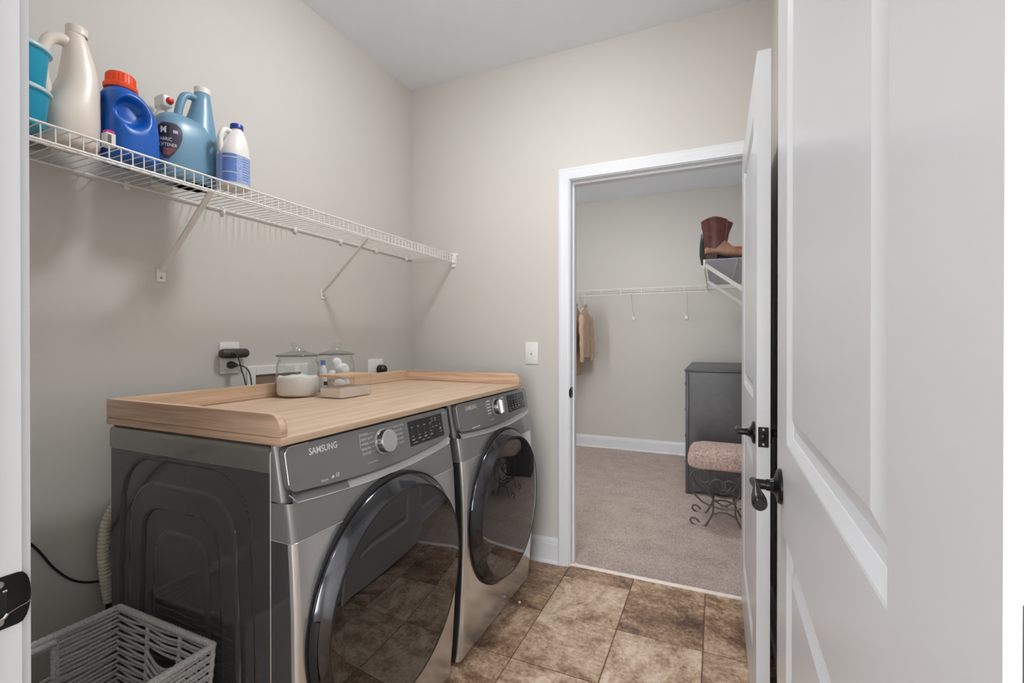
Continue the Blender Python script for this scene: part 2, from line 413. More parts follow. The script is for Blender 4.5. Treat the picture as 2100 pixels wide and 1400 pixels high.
# hall behind the camera
structure(MB().box(HX0, HX1, HY0, YN-WT, H, H+.06).build('ceiling_hall', 'ceiling_paint', smooth=0))
structure(MB().box(HX0, HX1, HY0, YN-WT, -.06, -.004).build('floor_hall', 'hall_floor', smooth=0))
WX0, WX1, WZ0, WZ1 = .5, 2.9, .45, 2.25
structure(MB().box(HX0, WX0, HY0-.1, HY0, -.05, H).box(WX1, HX1, HY0-.1, HY0, -.05, H).box(WX0, WX1, HY0-.1, HY0, -.05, WZ0).box(WX0, WX1, HY0-.1, HY0, WZ1, H).build('wall_hall_back', 'hall_paint', smooth=0))
wn = structure(tag(bpy.data.objects.new('fill_window_1', None), 'wide window added for fill light at the end of the unseen hall')); wn.location = ((WX0+WX1)/2, HY0, WZ0); put(wn)  # added window, out of view: lets sky light in from behind the camera
for x0, x1, z0, z1 in ((WX0, WX0+.05, WZ0, WZ1), (WX1-.05, WX1, WZ0, WZ1), (WX0+.05, WX1-.05, WZ0, WZ0+.05), (WX0+.05, WX1-.05, WZ1-.05, WZ1), ((WX0+WX1)/2-.03, (WX0+WX1)/2+.03, WZ0+.05, WZ1-.05)):
    MB().rbox(x0, x1, HY0-.08, HY0-.02, z0, z1, .004, 1).build('fill_window_frame', 'trim_white', wn)
pl = bpy.data.lights.new('fill_window_portal', 'AREA'); pl.shape = 'RECTANGLE'; pl.size = WX1-WX0; pl.size_y = WZ1-WZ0; pl.cycles.is_portal = True
po = bpy.data.objects.new('fill_window_portal', pl); po.location = ((WX0+WX1)/2, HY0-.01, (WZ0+WZ1)/2); po.rotation_euler = (radians(90), 0, 0); C.objects.link(po)
structure(MB().box(HX0-.1, HX0, HY0, YN-WT, -.05, H).build('wall_hall_left', 'hall_paint', smooth=0))
structure(MB().box(HX1, HX1+.1, HY0, YN-WT, -.05, H).build('wall_hall_right', 'hall_paint', smooth=0))
structure(MB().box(XR+.1, HX1, YN-WT, YN, -.05, H).build('wall_hall_front', 'hall_paint', smooth=0))
structure(MB().box(HX0, -.1, YN-WT, YN, -.05, H).build('wall_hall_corner', 'hall_paint', smooth=0))

# carpet: a slightly lumpy slab
rows = []
for j in range(90):
    y = .012+(CY1-.012)*j/89; row = []
    for i in range(80):
        x = CX0+(CX1-CX0)*i/79
        z = .004+.0045*noise.noise(Vector((x*14, y*14, 0)))+.003*noise.noise(Vector((x*45, y*45, 3)))
        if j == 0: z = -.006
        row.append((x, y, z))
    rows.append(row)
b = MB().grid(rows); structure(b.build('floor_closet', 'carpet', smooth=60, recalc=False))

# tiled floor: one object per tile over a grout bed
fl = structure(MB().box(0, XR, YN-WT, .02, -.05, -.0035).build('floor', 'grout', smooth=0))
TX, TY, TS = 1.0182, -.1085, .3315
def tile_mesh(wx, wy):
    g = .0019; b = MB().rbox(g, wx-g, g, wy-g, -.012, 0, .0022, 1, edges=lambda c, d: c.z > -.001)
    me = bpy.data.meshes.new('tile'); me.from_pydata(b.v, [], b.f); me.materials.append(M['stone_tile']); return me
cache = {}
tones = {(1, 0): .42, (1, 1): .72, (2, 0): .58, (1, -1): .55, (2, 1): .36, (2, 2): .78, (1, 2): .63, (3, 1): .5, (3, 2): .55, (0, 1): .40, (0, 2): .50, (0, 3): .52, (1, 3): .74, (2, 3): .70, (0, 0): .46, (3, 0): .44}
for i in range(-4, 3):
    for j in range(-1, 8):
        x0, x1 = max(0, TX+i*TS), min(XR, TX+(i+1)*TS); y1 = min(.016, TY-(j-1)*TS); y0 = max(YN-WT, TY-j*TS)
        if x1-x0 < .006 or y1-y0 < .006: continue
        k = (round(x1-x0, 4), round(y1-y0, 4))
        if k not in cache: cache[k] = tile_mesh(*k)
        o = bpy.data.objects.new('tile', cache[k]); o.location = (x0, y0, 0); put(o, fl)
        rnd = random.Random(i*31+j*7+5)
        o.color = (tones.get((i+1, j), rnd.uniform(.38, .72)), rnd.random(), rnd.uniform(-.08, .12) + (.25 if rnd.random() < .25 else 0), 1)

structure(MB().rbox(FX0, FX1, .004, .026, -.004, .009, .003, 2).build('trim_threshold', 'threshold_strip'))

# baseboards: extruded profile (thickness, height)
BP = [(0, 0), (.022, 0), (.021, .008), (.016, .017), (.0135, .018), (.0135, .102), (.0115, .106), (.0115, .118), (.008, .128), (.006, .134), (0, .134)]
def baseboard(name, p0, p1, nrm):
    b = MB(); n = Vector((*nrm, 0))
    b.loft([[tuple(Vector((*p, 0))+n*t+Vector((0, 0, h))) for t, h in BP] for p in (p0, p1)])
    return structure(b.build(name, 'trim_white', smooth=20))
CW = .0575
baseboard('baseboard_far', (0, 0), (FX0-.005-CW, 0), (0, -1))
baseboard('baseboard_left', (0, YN), (0, -.022), (1, 0))
baseboard('baseboard_right', (XR, YN), (XR, 0), (-1, 0))
baseboard('baseboard_near', (0.022, YN), (NX0-.005-CW, YN), (0, 1))
baseboard('baseboard_closet_back', (CX0, CY1), (CX1, CY1), (0, -1))
baseboard('baseboard_closet_right', (CX1, WT), (CX1, CY1-.022), (-1, 0))
baseboard('baseboard_closet_left', (CX0, WT), (CX0, CY1-.022), (1, 0))

# door trims: jambs, stops, casings
CP = [(0, 0), (0, .009), (.006, .0115), (.020, .0120), (.024, .0140), (.040, .0155), (.046, .0185), (.053, .0185), (.0575, .0150), (.0575, 0)]
def casing(x0, x1, yw, sgn):
    b = MB(); rev = .005
    def ring(k):
        out = []
        for u, t in CP:
            u += rev; out.append({0: (x0-u, yw+sgn*t, -.002), 1: (x0-u, yw+sgn*t, DH+u), 2: (x1+u, yw+sgn*t, DH+u), 3: (x1+u, yw+sgn*t, -.002)}[k])
        return out
    return b.loft([ring(k) for k in range(4)])
def door_trim(name, x0, x1, y0, y1, ys, lab):
    tr = structure(tag(bpy.data.objects.new(name, None), lab)); tr.location = ((x0+x1)/2, (y0+y1)/2, 0); put(tr)
    b = MB().box(x0-J, x0, y0, y1, -.004, DH).box(x1, x1+J, y0, y1, -.004, DH).box(x0-J, x1+J, y0, y1, DH, DH+J)
    b.build('jamb', 'trim_white', tr, smooth=0)
    b = MB().rbox(x0, x0+.011, ys, ys+.034, -.004, DH, .002, 1).rbox(x1-.011, x1, ys, ys+.034, -.004, DH, .002, 1).rbox(x0+.011, x1-.011, ys, ys+.034, DH-.011, DH, .002, 1)
    b.build('door_stop', 'trim_white', tr)
    casing(x0, x1, y0, -1).build('casing', 'trim_white', tr, smooth=25)
    casing(x0, x1, y1, 1).build('casing', 'trim_white', tr, smooth=25)
    return tr
t1 = door_trim('trim_1', FX0, FX1, 0, WT, .039, 'white moulded casing around the closet doorway')
t2 = door_trim('trim_2', NX0, NX1, YN-WT, YN, YN-.039-.034, 'white door frame at the near left edge')

# strike plates
def strike(tr, xj, ymouth, sgn, zc, big):
    # plate lies on the jamb face (normal +x); lip runs out over the casing edge (towards sgn*y)
    h = .0285; y_in = ymouth-sgn*.040; tt = .0016
    def lipx(y):
        d = sgn*(y-ymouth); return -.0045*max(0, d/.0085)**1.5 if d > 0 else 0
    prof = [(0, h-.004), (.002, h-.001), (.005, h), (.020, h), (.036, h), (.0405, h-.0012), (.0440, h-.006), (.0465, h-.012), (.0480, h-.019), (.0486, h-.0265)]
    up, lo = [], []
    for d_, hh in prof:
        y = y_in+sgn*d_; up.append((y, zc+hh)); lo.append((y, zc-hh))
    rows_o = [[(xj+tt+lipx(y), y, zc+hh*k/3) for k in range(-3, 4)] for (y, _), (_, hh) in zip(up, prof)]
    rows_i = [[(q[0]-tt+.0002, q[1], q[2]) for q in r_] for r_ in rows_o]
    b = MB().grid(rows_o).grid(rows_i)
    per = [r_[0] for r_ in rows_o]+rows_o[-1][1:]+[r_[-1] for r_ in rows_o[::-1][1:]]+rows_o[0][::-1][1:-1]
    b.grid([per, [(q[0]-tt+.0002, q[1], q[2]) for q in per]], closed=True)
    p = b.build('strike_plate', 'bronze_black', tr, smooth=30, label='black strike plate with latch hole')
    MB().rbox(xj+tt-.0003, xj+tt+.0004, min(ymouth-sgn*.028, ymouth-sgn*.0125), max(ymouth-sgn*.028, ymouth-sgn*.0125), zc-.013, zc+.013, .0002, 1).build('latch_hole', 'matt_black', p)
    if big:
        b = MB().tube([(xj+tt+.0006, ymouth-sgn*.0125, zc+.0125), (xj+tt+.0006, ymouth-sgn*.016, zc+.0125)], .0012, 6)
        b.tube(catmull([(xj+tt+.0004, ymouth-sgn*.012, zc-.013), (xj+tt+.001, ymouth-sgn*.016, zc-.017), (xj+tt+.0006, ymouth-sgn*.024, zc-.018)], 5), .0016, 6)
        b.build('worn_edge', 'bare_metal', p)
        b = MB().tube(catmull([(xj+tt+.0002, ymouth-sgn*.012, zc-.0135), (xj+tt+.0003, ymouth-sgn*.004, zc-.0105), (xj+tt-.0008, ymouth+sgn*.003, zc-.0095), (xj+tt-.0035, ymouth+sgn*.0078, zc-.0085)], 5), .0010, 6, flat=.5)
        b.build('scratch', 'bare_metal', p)
    for dz in (-.0205, .0205):
        MB().lathe([(0, .0006), (.0012, .0004), (.0030, .0011), (.0040, .0006), (.0042, 0)], (xj+tt, ymouth-sgn*.0185, zc+dz), 'x', 20).build('screw', 'screw_steel', p)
    return p
strike(t2, NX0, YN, 1, .9150, True)
strike(t1, FX0, 0, -1, .9200, False)

# ---------------------------------------------------------------- panelled door leaves
PANEL_PROF = [(0, 0), (.003, -.0008), (.015, -.0085), (.016, -.0098), (.028, -.0125), (.0295, -.0122), (.054, -.0030)]
def door_leaf(name, map3, W, Ht, T, lab, free_label):
    """map3(u, n, z): u from hinge edge to free edge, n through the thickness (0 hidden face, T shown face)"""
    d = structure(tag(bpy.data.objects.new(name, None), lab)); d.location = map3(0, 0, 0); put(d)
    st = .145; zb = .012
    rects = [(st, W-st, zb+.205, .842), (st, W-st, 1.012, Ht-.118)]
    b = MB()
    for n, sg in ((T, 1), (0, -1)):
        def q(u0, u1, z0, z1):
            b.add([map3(u0, n, z0), map3(u1, n, z0), map3(u1, n, z1), map3(u0, n, z1)], [(0, 1, 2, 3)])
        zs = [zb, rects[0][2], rects[0][3], rects[1][2], rects[1][3], Ht]
        for k in range(5):
            q(0, st, zs[k], zs[k+1]); q(W-st, W, zs[k], zs[k+1])
            if k in (0, 2, 4): q(st, W-st, zs[k], zs[k+1])
        for (u0, u1, z0, z1) in rects:
            rings = []
            for off, dep in PANEL_PROF:
                m = n+sg*dep
                rings.append([map3(u0+off, m, z0+off), map3(u1-off, m, z0+off), map3(u1-off, m, z1-off), map3(u0+off, m, z1-off)])
            b.grid(rings, closed=True)
            e = len(b.v); b.f.append((e-4, e-3, e-2, e-1))
    for (ua, za), (ub, zb_) in (((0, zb), (W, zb)), ((W, zb), (W, Ht)), ((W, Ht), (0, Ht)), ((0, Ht), (0, zb))):
        b.add([map3(ua, 0, za), map3(ub, 0, zb_), map3(ub, T, zb_), map3(ua, T, za)], [(0, 1, 2, 3)])
    leaf = b.build('leaf', 'door_white', d, smooth=12)
    return d, leaf

def lever_set(d, map3, u, z, T, W):
    """rose, stem and paddle on both faces; lever points to the hinge (-u)"""
    for n0, sg in ((T, 1), (0, -1)):
        r = []
        for rad, h in ((.0335, 0), (.0335, .004), (.031, .0075), (.021, .0095), (.0145, .0135), (.0118, .020)):
            r.append([map3(u+rad*cos(2*pi*k/28), n0+sg*h, z+rad*sin(2*pi*k/28)) for k in range(28)])
        MB().loft(r).build('rose', 'bronze_black', d)
        r = []
        for rad, h in ((.0112, .014), (.0112, .026), (.0098, .0265), (.0098, .047), (.0090, .049)):
            r.append([map3(u+rad*cos(2*pi*k/20), n0+sg*h, z+rad*sin(2*pi*k/20)) for k in range(20)])
        st = MB().loft(r).build('handle_stem', 'bronze_black', d)
        # lever: flat wave-shaped bar
        rings = []
        L = .108
        for i in range(15):
            t = i/14; uu = u+.012-t*L; zz = z+.0015+.003*sin(t*pi)-.014*smooth(.35, 1, t)
            hh = .0098-.0012*sin(t*pi)+.0035*smooth(.55, .95, t); hh *= (1 if t < .96 else .72)
            th = .0056+.0075*smooth(.45, .85, t); hn = n0+sg*(.0495-.004*sin(t*pi)-.006*smooth(.5, 1, t)); th *= (1 if t < .96 else .75)
            if i == 0: hh *= .75
            rings.append([map3(uu, hn+sg*th*cos(2*pi*k/16), zz+hh*sin(2*pi*k/16)) for k in range(16)])
        MB().loft(rings).build('handle_lever', 'bronze_black', d)

FW, FT = .848, .035
# far leaf: hinge at the right jamb of the closet doorway, swung 90 degrees into the laundry
def far_map(u, n, z): return (FX1-.004-n, -.006-u, z)
d1, _ = door_leaf('door_1', far_map, FW, 2.036, FT, 'white two-panel closet door standing open', None)
lever_set(d1, far_map, FW-.070, .920, FT, FW)
b = MB().rbox(*sorted((far_map(0, FT/2-.0135, 0)[0], far_map(0, FT/2+.0135, 0)[0])), -.006-FW-.0012, -.006-FW, .920-.029, .920+.029, .0011, 1)
lp = b.build('latch_plate', 'bronze_black', d1, label='black latch plate on the door edge')
yl = -.006-FW-.0012; xm = far_map(0, FT/2, 0)[0]
MB().rbox(xm-.0070, xm+.0065, yl-.0075, yl, .920-.009, .920+.009, .003, 2).build('latch_bolt', 'bronze_black', lp)
for dz in (-.021, .021):
    MB().lathe([(0, -.0010), (.0030, -.0008), (.0038, 0)], (xm, yl, .920+dz), 'y', 16).build('screw', 'screw_steel', lp)
# near leaf: hinge at the right jamb of the near doorway, swung just short of 90 degrees
ang = radians(.65); hx, hy = NX1-.0035, YN+.004
def near_map(u, n, z):
    du = u*cos(ang); return (hx-n*cos(ang)+u*sin(ang), hy+du+n*sin(ang), z)
d2, _ = door_leaf('door_2', near_map, FW, 2.036, FT, 'white two-panel door standing open at the right edge', None)
lever_set(d2, near_map, FW-.070, .916, FT, FW)
p = near_map(FW, FT/2, .916)
lp = MB().rbox(p[0]-.0125, p[0]+.0125, p[1]-.001, p[1]+.0015, .916-.029, .916+.029, .0011, 1).build('latch_plate', 'bronze_black', d2)
MB().rbox(p[0]-.0065, p[0]+.007, p[1]+.0015, p[1]+.009, .916-.009, .916+.009, .003, 2).build('latch_bolt', 'bronze_black', lp)
for dd, mp, sgn in ((d1, far_map, 1), (d2, near_map, 1)):
    for zc in (.24, 1.05, 1.84):
        q = mp(-.003, -.0035, zc)
        hg = MB().lathe([(0, -.048), (.0045, -.046), (.0052, -.044), (.0052, .044), (.0045, .046), (0, .048)], q, 'z', 14).build('hinge', 'bronze_black', dd)
        a, c = mp(-.0006, .001, zc), mp(-.0001, .029, zc)
        MB().rbox(min(a[0], c[0]), max(a[0], c[0]), min(a[1], c[1])-.0006, max(a[1], c[1])+.0004, zc-.044, zc+.044, .0004, 1).build('hinge_leaf', 'bronze_black', hg)

# ---------------------------------------------------------------- ceiling lamps
def ceiling_lamp(x, y, m, lab, r=.19):
    t = thing('ceiling_lamp', lab, 'lamp', (x, y, H), 'flush ceiling lamps')
    MB().lathe([(0, 0), (r*.98, 0), (r, -.004), (r, -.022), (r*.93, -.026), (r*.90, -.024), (0, -.024)], (x, y, H), 'z', 40).build('pan', 'lamp_metal', t)
    pr = [(r*.90, -.022)] + [(r*.90*cos(a), -.024-.060*sin(a)) for a in [pi/2*k/8 for k in range(1, 8)]] + [(.0, -.084)]
    MB().lathe(pr, (x, y, H), 'z', 40).build('glass_dome', m, t)
    MB().lathe([(0, -.100), (.006, -.098), (.008, -.092), (.005, -.084), (0, -.083)], (x, y, H), 'z', 16).build('finial', 'lamp_metal', t)
ceiling_lamp(1.00, -1.06, 'lamp_laundry', 'domed ceiling lamp above the washer room floor', .14)
ceiling_lamp(.95, 1.30, 'lamp_closet', 'domed ceiling lamp in the carpeted closet')
ceiling_lamp(1.86, -3.60, 'fill_lamp_hall', 'domed ceiling lamp added for fill light in the unseen hall')  # added lamp, out of view: brightens surfaces that face the camera
# ================================================================ washer and dryer
MW = .682
XS = .817
XF = [(.015, .868), (.06, .874), (.15, .882), (.30, .891), (.45, .895), (.60, .893), (.70, .888), (.754, .884), (.80, .877), (.85, .868), (.90, .8585), (.95, .849), (.968, .845)]
def xf(z): return lerp_table(XF, z)
RC = .016
def cols():
    c = [(None, 0.0), (RC, 0.0)]
    for k in range(1, 6):
        a = pi/2*k/6; c.append((RC*(1-sin(a)), RC*(1-cos(a))))
    for k in range(19): c.append((0.0, RC+(MW-2*RC)*k/18))
    for k in range(5, 0, -1):
        a = pi/2*k/6; c.append((RC*(1-sin(a)), MW-RC*(1-cos(a))))
    return c+[(RC, MW), (None, MW)]
COLS = cols()
def panel_lo(y): return .864-.021*sin(pi*min(1, max(0, y/MW)))
def scoop_lo(y): return panel_lo(y)-.0245

def machine(kind, y0, label):
    t = thing(kind, label, 'washing machine' if kind == 'washing_machine' else 'dryer', (.5, y0+MW/2, 0))
    def shell(name, zlo, zhi, n, m, cut=None):
        rows = []
        for i in range(n+1):
            row = []
            for dx, y in COLS:
                z = zlo(y)+(zhi(y)-zlo(y))*i/n
                row.append((XS if dx is None else xf(z)-dx, y0+y, z))
            rows.append(row)
        if cut:
            for sl in (slice(0, 2), slice(len(COLS)-2, len(COLS))):
                MB().grid([r[sl] for r in rows]).build('front_return', cut, t, smooth=30, recalc=False)
            rows = [r[1:-1] for r in rows]
        return MB().grid(rows).build(name, m, t, smooth=30, recalc=False)
    shell('front_panel', lambda y: .018, lambda y: .752, 20, 'steel_grey', 'steel_side')
    shell('drawer_front', lambda y: .7545, scoop_lo, 6, 'steel_dark')
    # bright hairline seams
    for zz in (.7533,):
        MB().tube([((XS if dx is None else xf(zz)-dx)+.0004, y0+y, zz) for dx, y in COLS], .0010, 5).build('seam_line', 'edge_silver', t)
    # finger scoop under the control panel
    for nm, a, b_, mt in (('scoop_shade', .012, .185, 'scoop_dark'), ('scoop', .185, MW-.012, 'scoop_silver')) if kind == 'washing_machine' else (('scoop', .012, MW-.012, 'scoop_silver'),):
        rows = []
        for i in range(7):
            u = i/6; row = []
            for k in range(25):
                y = a+(b_-a)*k/24; z = panel_lo(y)+.004+(scoop_lo(y)-panel_lo(y)-.004)*u
                e = smooth(0, .03, min(y-.010, MW-.010-y))
                row.append((xf(z)-.014*e*(1-u)**1.2+.0002, y0+y, z))
            rows.append(row)
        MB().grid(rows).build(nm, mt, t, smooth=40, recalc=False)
    MB().tube([(xf(scoop_lo(y))-.0002-(.006*(1-smooth(0, .02, y))), y0+y, scoop_lo(y)+(.020*(1-smooth(0, .022, min(y-.004, MW-.004-y))))) for y in [.006+.006*k for k in range(int((MW-.012)/.006)+1)]], .0016, 6).build('scoop_highlight', 'edge_silver', t)  # bright tube put in for the highlight along the scoop's lower lip
    # housing behind the control panel
    rows = []
    for i in range(9):
        u = i/8; row = []
        for dx, y in COLS:
            zt = .9655-(.014 if dx is None or dx > .008 else .006*(dx/.016))
            z = (scoop_lo(y)-.002)+(zt-scoop_lo(y)+.002)*u
            row.append((XS if dx is None else xf(z)-dx-.017, y0+y, z))
        rows.append(row)
    rows.append([(max(XS, p[0]-.012), p[1], .9665) for p in rows[-1]]); rows.append([(XS, p[1], .9665) for p in rows[-1]])
    MB().grid(rows).build('panel_housing', 'steel_dark', t, smooth=30, recalc=False)
    # control panel: plate with rounded outline
    def patch(name, ya, yb, zl, zu, off, thick, mt, par, r=.012, ny=44, nz=8, sm=30):
        rows = []
        for i in range(nz+1):
            row = []
            for k in range(ny+1):
                s = k/ny; y = ya+(yb-ya)*(.5-.5*cos(pi*s))
                e = min(y-ya, yb-y); c = r-sqrt(max(0, r*r-(r-e)**2)) if e < r else 0
                lo, hi = zl(y)+c, zu(y)-c
                z = lo+(hi-lo)*i/nz
                row.append((xf(z)+off, y0+y, z))
            rows.append(row)
        b = MB().grid(rows)
        per = rows[0]+[r_[-1] for r_ in rows[1:]]+rows[-1][::-1][1:]+[r_[0] for r_ in rows[::-1][1:-1]]
        b.grid([per, [(p[0]-thick, p[1], p[2]) for p in per]], closed=True)
        return b.build(name, mt, par, smooth=sm)
    cp = patch('control_panel', .006, MW-.006, panel_lo, lambda y: .9605, .0030, .016, 'panel_grey', t, r=.016)
    per = []
    for y in [.006+.68*k/60 for k in range(61)]:
        e = min(y-.006, MW-.006-y); c = .016-sqrt(max(0, .016**2-(.016-e)**2)) if e < .016 else 0
        per.append((y, .9605-c))
    lft = [(xf(z)+.0026, y0+.0066, z) for z in [.948-.068*k/12 for k in range(13)]]
    MB().tube([(xf(z)+.0026, y0+y, z) for y, z in per[6:0:-1]]+lft, .0013, 6).build('panel_edge', 'edge_silver', cp)
    def label_text(txt, size, bold, y, z, par=cp, m='print_white', sx=1.0, off=.0036):
        vs, fs = text_mesh(txt, size, bold)
        b = MB().add([(xf(z+q[1])+off, y0+y+q[0]*sx, z+q[1]) for q in vs], fs)
        return b.build('lettering', m, par, smooth=0, recalc=False)
    label_text('SAMSUNG', .0215, .02, .070, .9315, sx=.90)
    if kind == 'washing_machine':
        label_text('Steam', .009, .01, .094, .8625)
        b = MB().lathe([(0, 0), (.0042, 0)], (xf(.866)+.0036, y0+.131, .866), 'x', 16); b.build('pictogram', 'print_white', cp, smooth=0)
        b = MB(); q = xf(.867)+.0036
        for a_, c_ in (((.142, .8625), (.142, .8715)), ((.142, .8715), (.151, .8715)), ((.151, .8715), (.151, .8625)), ((.151, .8625), (.142, .8625)), ((.144, .867), (.147, .8645)), ((.147, .8645), (.150, .870))):
            b.tube([(q, y0+a_[0], a_[1]), (q, y0+c_[0], c_[1])], .0006, 4)
        b.build('pictogram', 'print_white', cp)
    else:
        b = MB().box(xf(.862)+.0032, xf(.862)+.0036, y0+.098, y0+.128, .8585, .8632).box(xf(.862)+.0032, xf(.862)+.0036, y0+.131, y0+.163, .8585, .8632)
        b.build('lettering', 'print_white', cp, smooth=0)
    left = ['NORMAL', 'HEAVY DUTY', 'WHITES', 'BEDDING', 'SANITIZE']; right = ['QUICK WASH', 'DELICATES', 'PERM PRESS', 'RINSE+SPIN', 'SELF CLEAN']
    ky, kz = .330, .9120
    def mline(pts, r=.0005): MB().tube(pts, r, 4).build('marking_line', 'print_white', cp)
    for k in range(5):
        z = .9415-.0125*k
        if kind == 'washing_machine':
            label_text(left[k], .0082, .01, .240, z); label_text(right[k], .0082, .01, .378, z)
        else:
            # the dryer's cycle names are too small to read: short printed bars
            for yy in (.246, .382):
                MB().box(xf(z)+.0032, xf(z+.006)+.0037, y0+yy, y0+yy+.030, z, z+.0058).build('lettering', 'print_white', cp, smooth=0)
        w_ = (.034, .050, .031, .036, .037)[k]
        ye = ky-.036*cos(radians(40-20*k)) if k else ky-.034
        mline([(xf(z+.003)+.0036, y0+.243+w_, z+.003), (xf(z+.003)+.0036, y0+ye-.004, z+.003)])
    mline([(xf(.944)+.0036, y0+ky-.038, .9445), (xf(.944)+.0036, y0+ky-.030, .940)])
    mline([(xf(.944)+.0036, y0+ky+.022, .9425), (xf(.944)+.0036, y0+ky+.030, .9455), (xf(.944)+.0036, y0+ky+.045, .9455)])
    mline([(xf(.94)+.0036, y0+.2375, .949), (xf(.90)+.0036, y0+.2375, .889)], .0004)
    MB().box(xf(.868)+.0032, xf(.868)+.0036, y0+.255, y0+.2585, .8640, .8720).build('pictogram', 'scoop_silver', cp, smooth=0)
    MB().box(xf(.868)+.0032, xf(.868)+.0036, y0+.261, y0+.297, .8655, .8700).build('lettering', 'scoop_silver', cp, smooth=0)
    # display
    dp = patch('display', .448, .640, lambda y: .8720, lambda y: .9470, .0036, .002, 'display_black', t, r=.003, ny=16, nz=6)
    b = MB()
    def mark(y, z, w_, h_): b.box(xf(z)+.0038, xf(z)+.0042, y0+y, y0+y+w_, z, z+h_)
    for k in range(4):
        yb_ = .460+.033*k
        mark(yb_, .9260-.0005*k, .012, .0028); mark(yb_+.002, .8985, .011, .0028); mark(yb_-.001, .8875, .014, .0052)
        for j in range(4): mark(yb_+.003, .9035+.0055*j, .0012, .0022)
    mark(.462, .8790, .024, .0028); mark(.510, .8800, .014, .0030); mark(.538, .8800, .016, .0030)
    for yb_ in (.572, .592):
        mark(yb_, .9360, .011, .0030); mark(yb_+.001, .9290, .009, .0034); mark(yb_+.001, .9100, .012, .0030)
    for j in range(7):
        a = 2*pi*j/7; mark(.620+.005*cos(a), .931+.006*sin(a), .0016, .0016)
    mark(.617, .9130, .008, .0025); mark(.616, .8960, .009, .0085); mark(.615, .8880, .013, .0026)
    b.build('display_marks', 'display_print', dp, smooth=0)
    mk = MB().box(xf(.945)+.0032, xf(.945)+.0036, y0+.648, y0+.658, .9455, .9485); mk.build('lettering', 'print_white', cp, smooth=0)
    # dial
    nx = Vector((1, 0, .19)).normalized(); ny_ = Vector((0, 1, 0)); nz_ = nx.cross(ny_).normalized()
    base = Vector((xf(kz)+.003, y0+ky, kz))
    def axl(prof, n):
        return [[tuple(base+nx*h+(ny_*cos(2*pi*k/n)+nz_*sin(2*pi*k/n))*r*(1+(.03 if (k % 4 < 2 and g) else 0))) for k in range(n)] for r, h, g in prof]
    MB().loft(axl([(.0365, .0, 0), (.0365, .0012, 0), (.034, .0022, 0)], 48)).build('dial_seat', 'scoop_silver', t)
    kn = MB().loft(axl([(.0318, .001, 1), (.0318, .018, 1), (.0315, .021, 0)], 64)).build('dial', 'knob_chrome', t)
    if kind == 'washing_machine':
        MB().loft(axl([(.0318, .0208, 0), (.0314, .0238, 0), (.0300, .0250, 0)], 64)).build('dial_face', 'knob_silver', kn)
    else:
        MB().loft(axl([(.0315, .0208, 0), (.0312, .0230, 0), (.0300, .0240, 0)], 64)).build('dial_face', 'knob_silver', kn)
        rg = []
        for h, wd in ((.0238, .0085), (.034, .0055), (.037, .002)):
            rg.append([tuple(base+nx*h+ny_*a*wd+nz_*c*(.0285 if h < .03 else .026)) for a, c in ((-1, -1), (1, -1), (1, 1), (-1, 1))])
        MB().loft(rg).build('dial_grip', 'knob_silver', kn)
    # cabinet
    MB().box(.185, XS, y0+.006, y0+MW-.006, .020, .906).build('cabinet', 'steel_side', t, smooth=0)
    MB().rbox(.168, XS-.0015, y0-.004, y0+MW+.004, .9045, .9665, .020, 5, edges=lambda c, d: c.z > .95 or (abs(d.z) > .9 and c.x < .2)).build('lid', 'steel_lid', t)
    MB().tube([(XS-.0007, y0-.0012, .02), (XS-.0007, y0-.0012, .945), (XS-.0007, y0+.004, .957), (XS-.0007, y0+.016, .9655)], .0014, 6).build('corner_seam_highlight', 'edge_silver', t)  # seam at the corner; its highlight is put in as a bright tube
    MB().tube([(.185, y0-.0008, .9035), (XS-.002, y0-.0008, .9035)], .0009, 5).build('lid_seam', 'edge_silver', t)
    if kind == 'washing_machine':
        # pressed side sheet with nested arches
        A = [(.225, .757, .884, .125), (.257, .709, .829, .105), (.320, .645, .758, .070), (.368, .603, .711, .058)]
        def inside(x, z, a):
            x0, x1, zt, r = a; cx = (x0+x1)/2; hw = (x1-x0)/2-.018*smooth(.35, .9, z)
            dx, dz = abs(x-cx)-(hw-r), z-(zt-r)
            d = sqrt(max(dx, 0)**2+max(dz, 0)**2)+min(max(dx, dz), 0)-r
            return 1-smooth(-.0055, .0055, d)
        rows = []
        for i in range(151):
            z = .02+.884*i/150
            rows.append([(x, y0+.014*(inside(x, z, A[0])-inside(x, z, A[1])+inside(x, z, A[2])-inside(x, z, A[3])), z) for x in [.183+(XS-.183)*k/110 for k in range(111)]])
        MB().grid(rows).build('side_sheet', 'steel_side', t, smooth=80, recalc=False)
    else:
        MB().box(.183, XS, y0, y0+.006, .02, .904).build('side_sheet', 'steel_side', t, smooth=0)
    for xx in (.24, .83):
        for yy in (.05, MW-.05):
            MB().lathe([(.0, 0), (.022, 0), (.022, .008), (.012, .010), (.012, .022), (0, .022)], (xx, y0+yy, 0), 'z', 16).build('foot', 'matt_black', t)
    # round door
    yc, zc = y0+MW/2, .500
    MB().lathe([(.3200, .872), (.3190, .8965), (.312, .8985), (.300, .895), (.300, .872)], (0, yc, zc), 'x', 96).build('door_gap_ring', 'matt_black', t)  # black ring put in for the shaded gap around the door
    dr = MB().lathe([(.300, .888), (.3125, .894), (.3140, .8975), (.3135, .9005), (.3115, .9045), (.2885, .9330), (.2860, .9352), (.2830, .9360), (.2805, .9350), (.280, .915)], (0, yc, zc), 'x', 128).build('door_ring', 'ring_chrome', t, smooth=40)
    pr = [(.2815, .9345)]+[(.281*(1-k/14), .935+.0085*(1-(1-k/14)**2)) for k in range(1, 14)]+[(0, .9435)]
    MB().lathe(pr, (0, yc, zc), 'x', 128).build('door_glass', 'door_glass_dark', dr, smooth=60, label='dark mirror-like door glass')
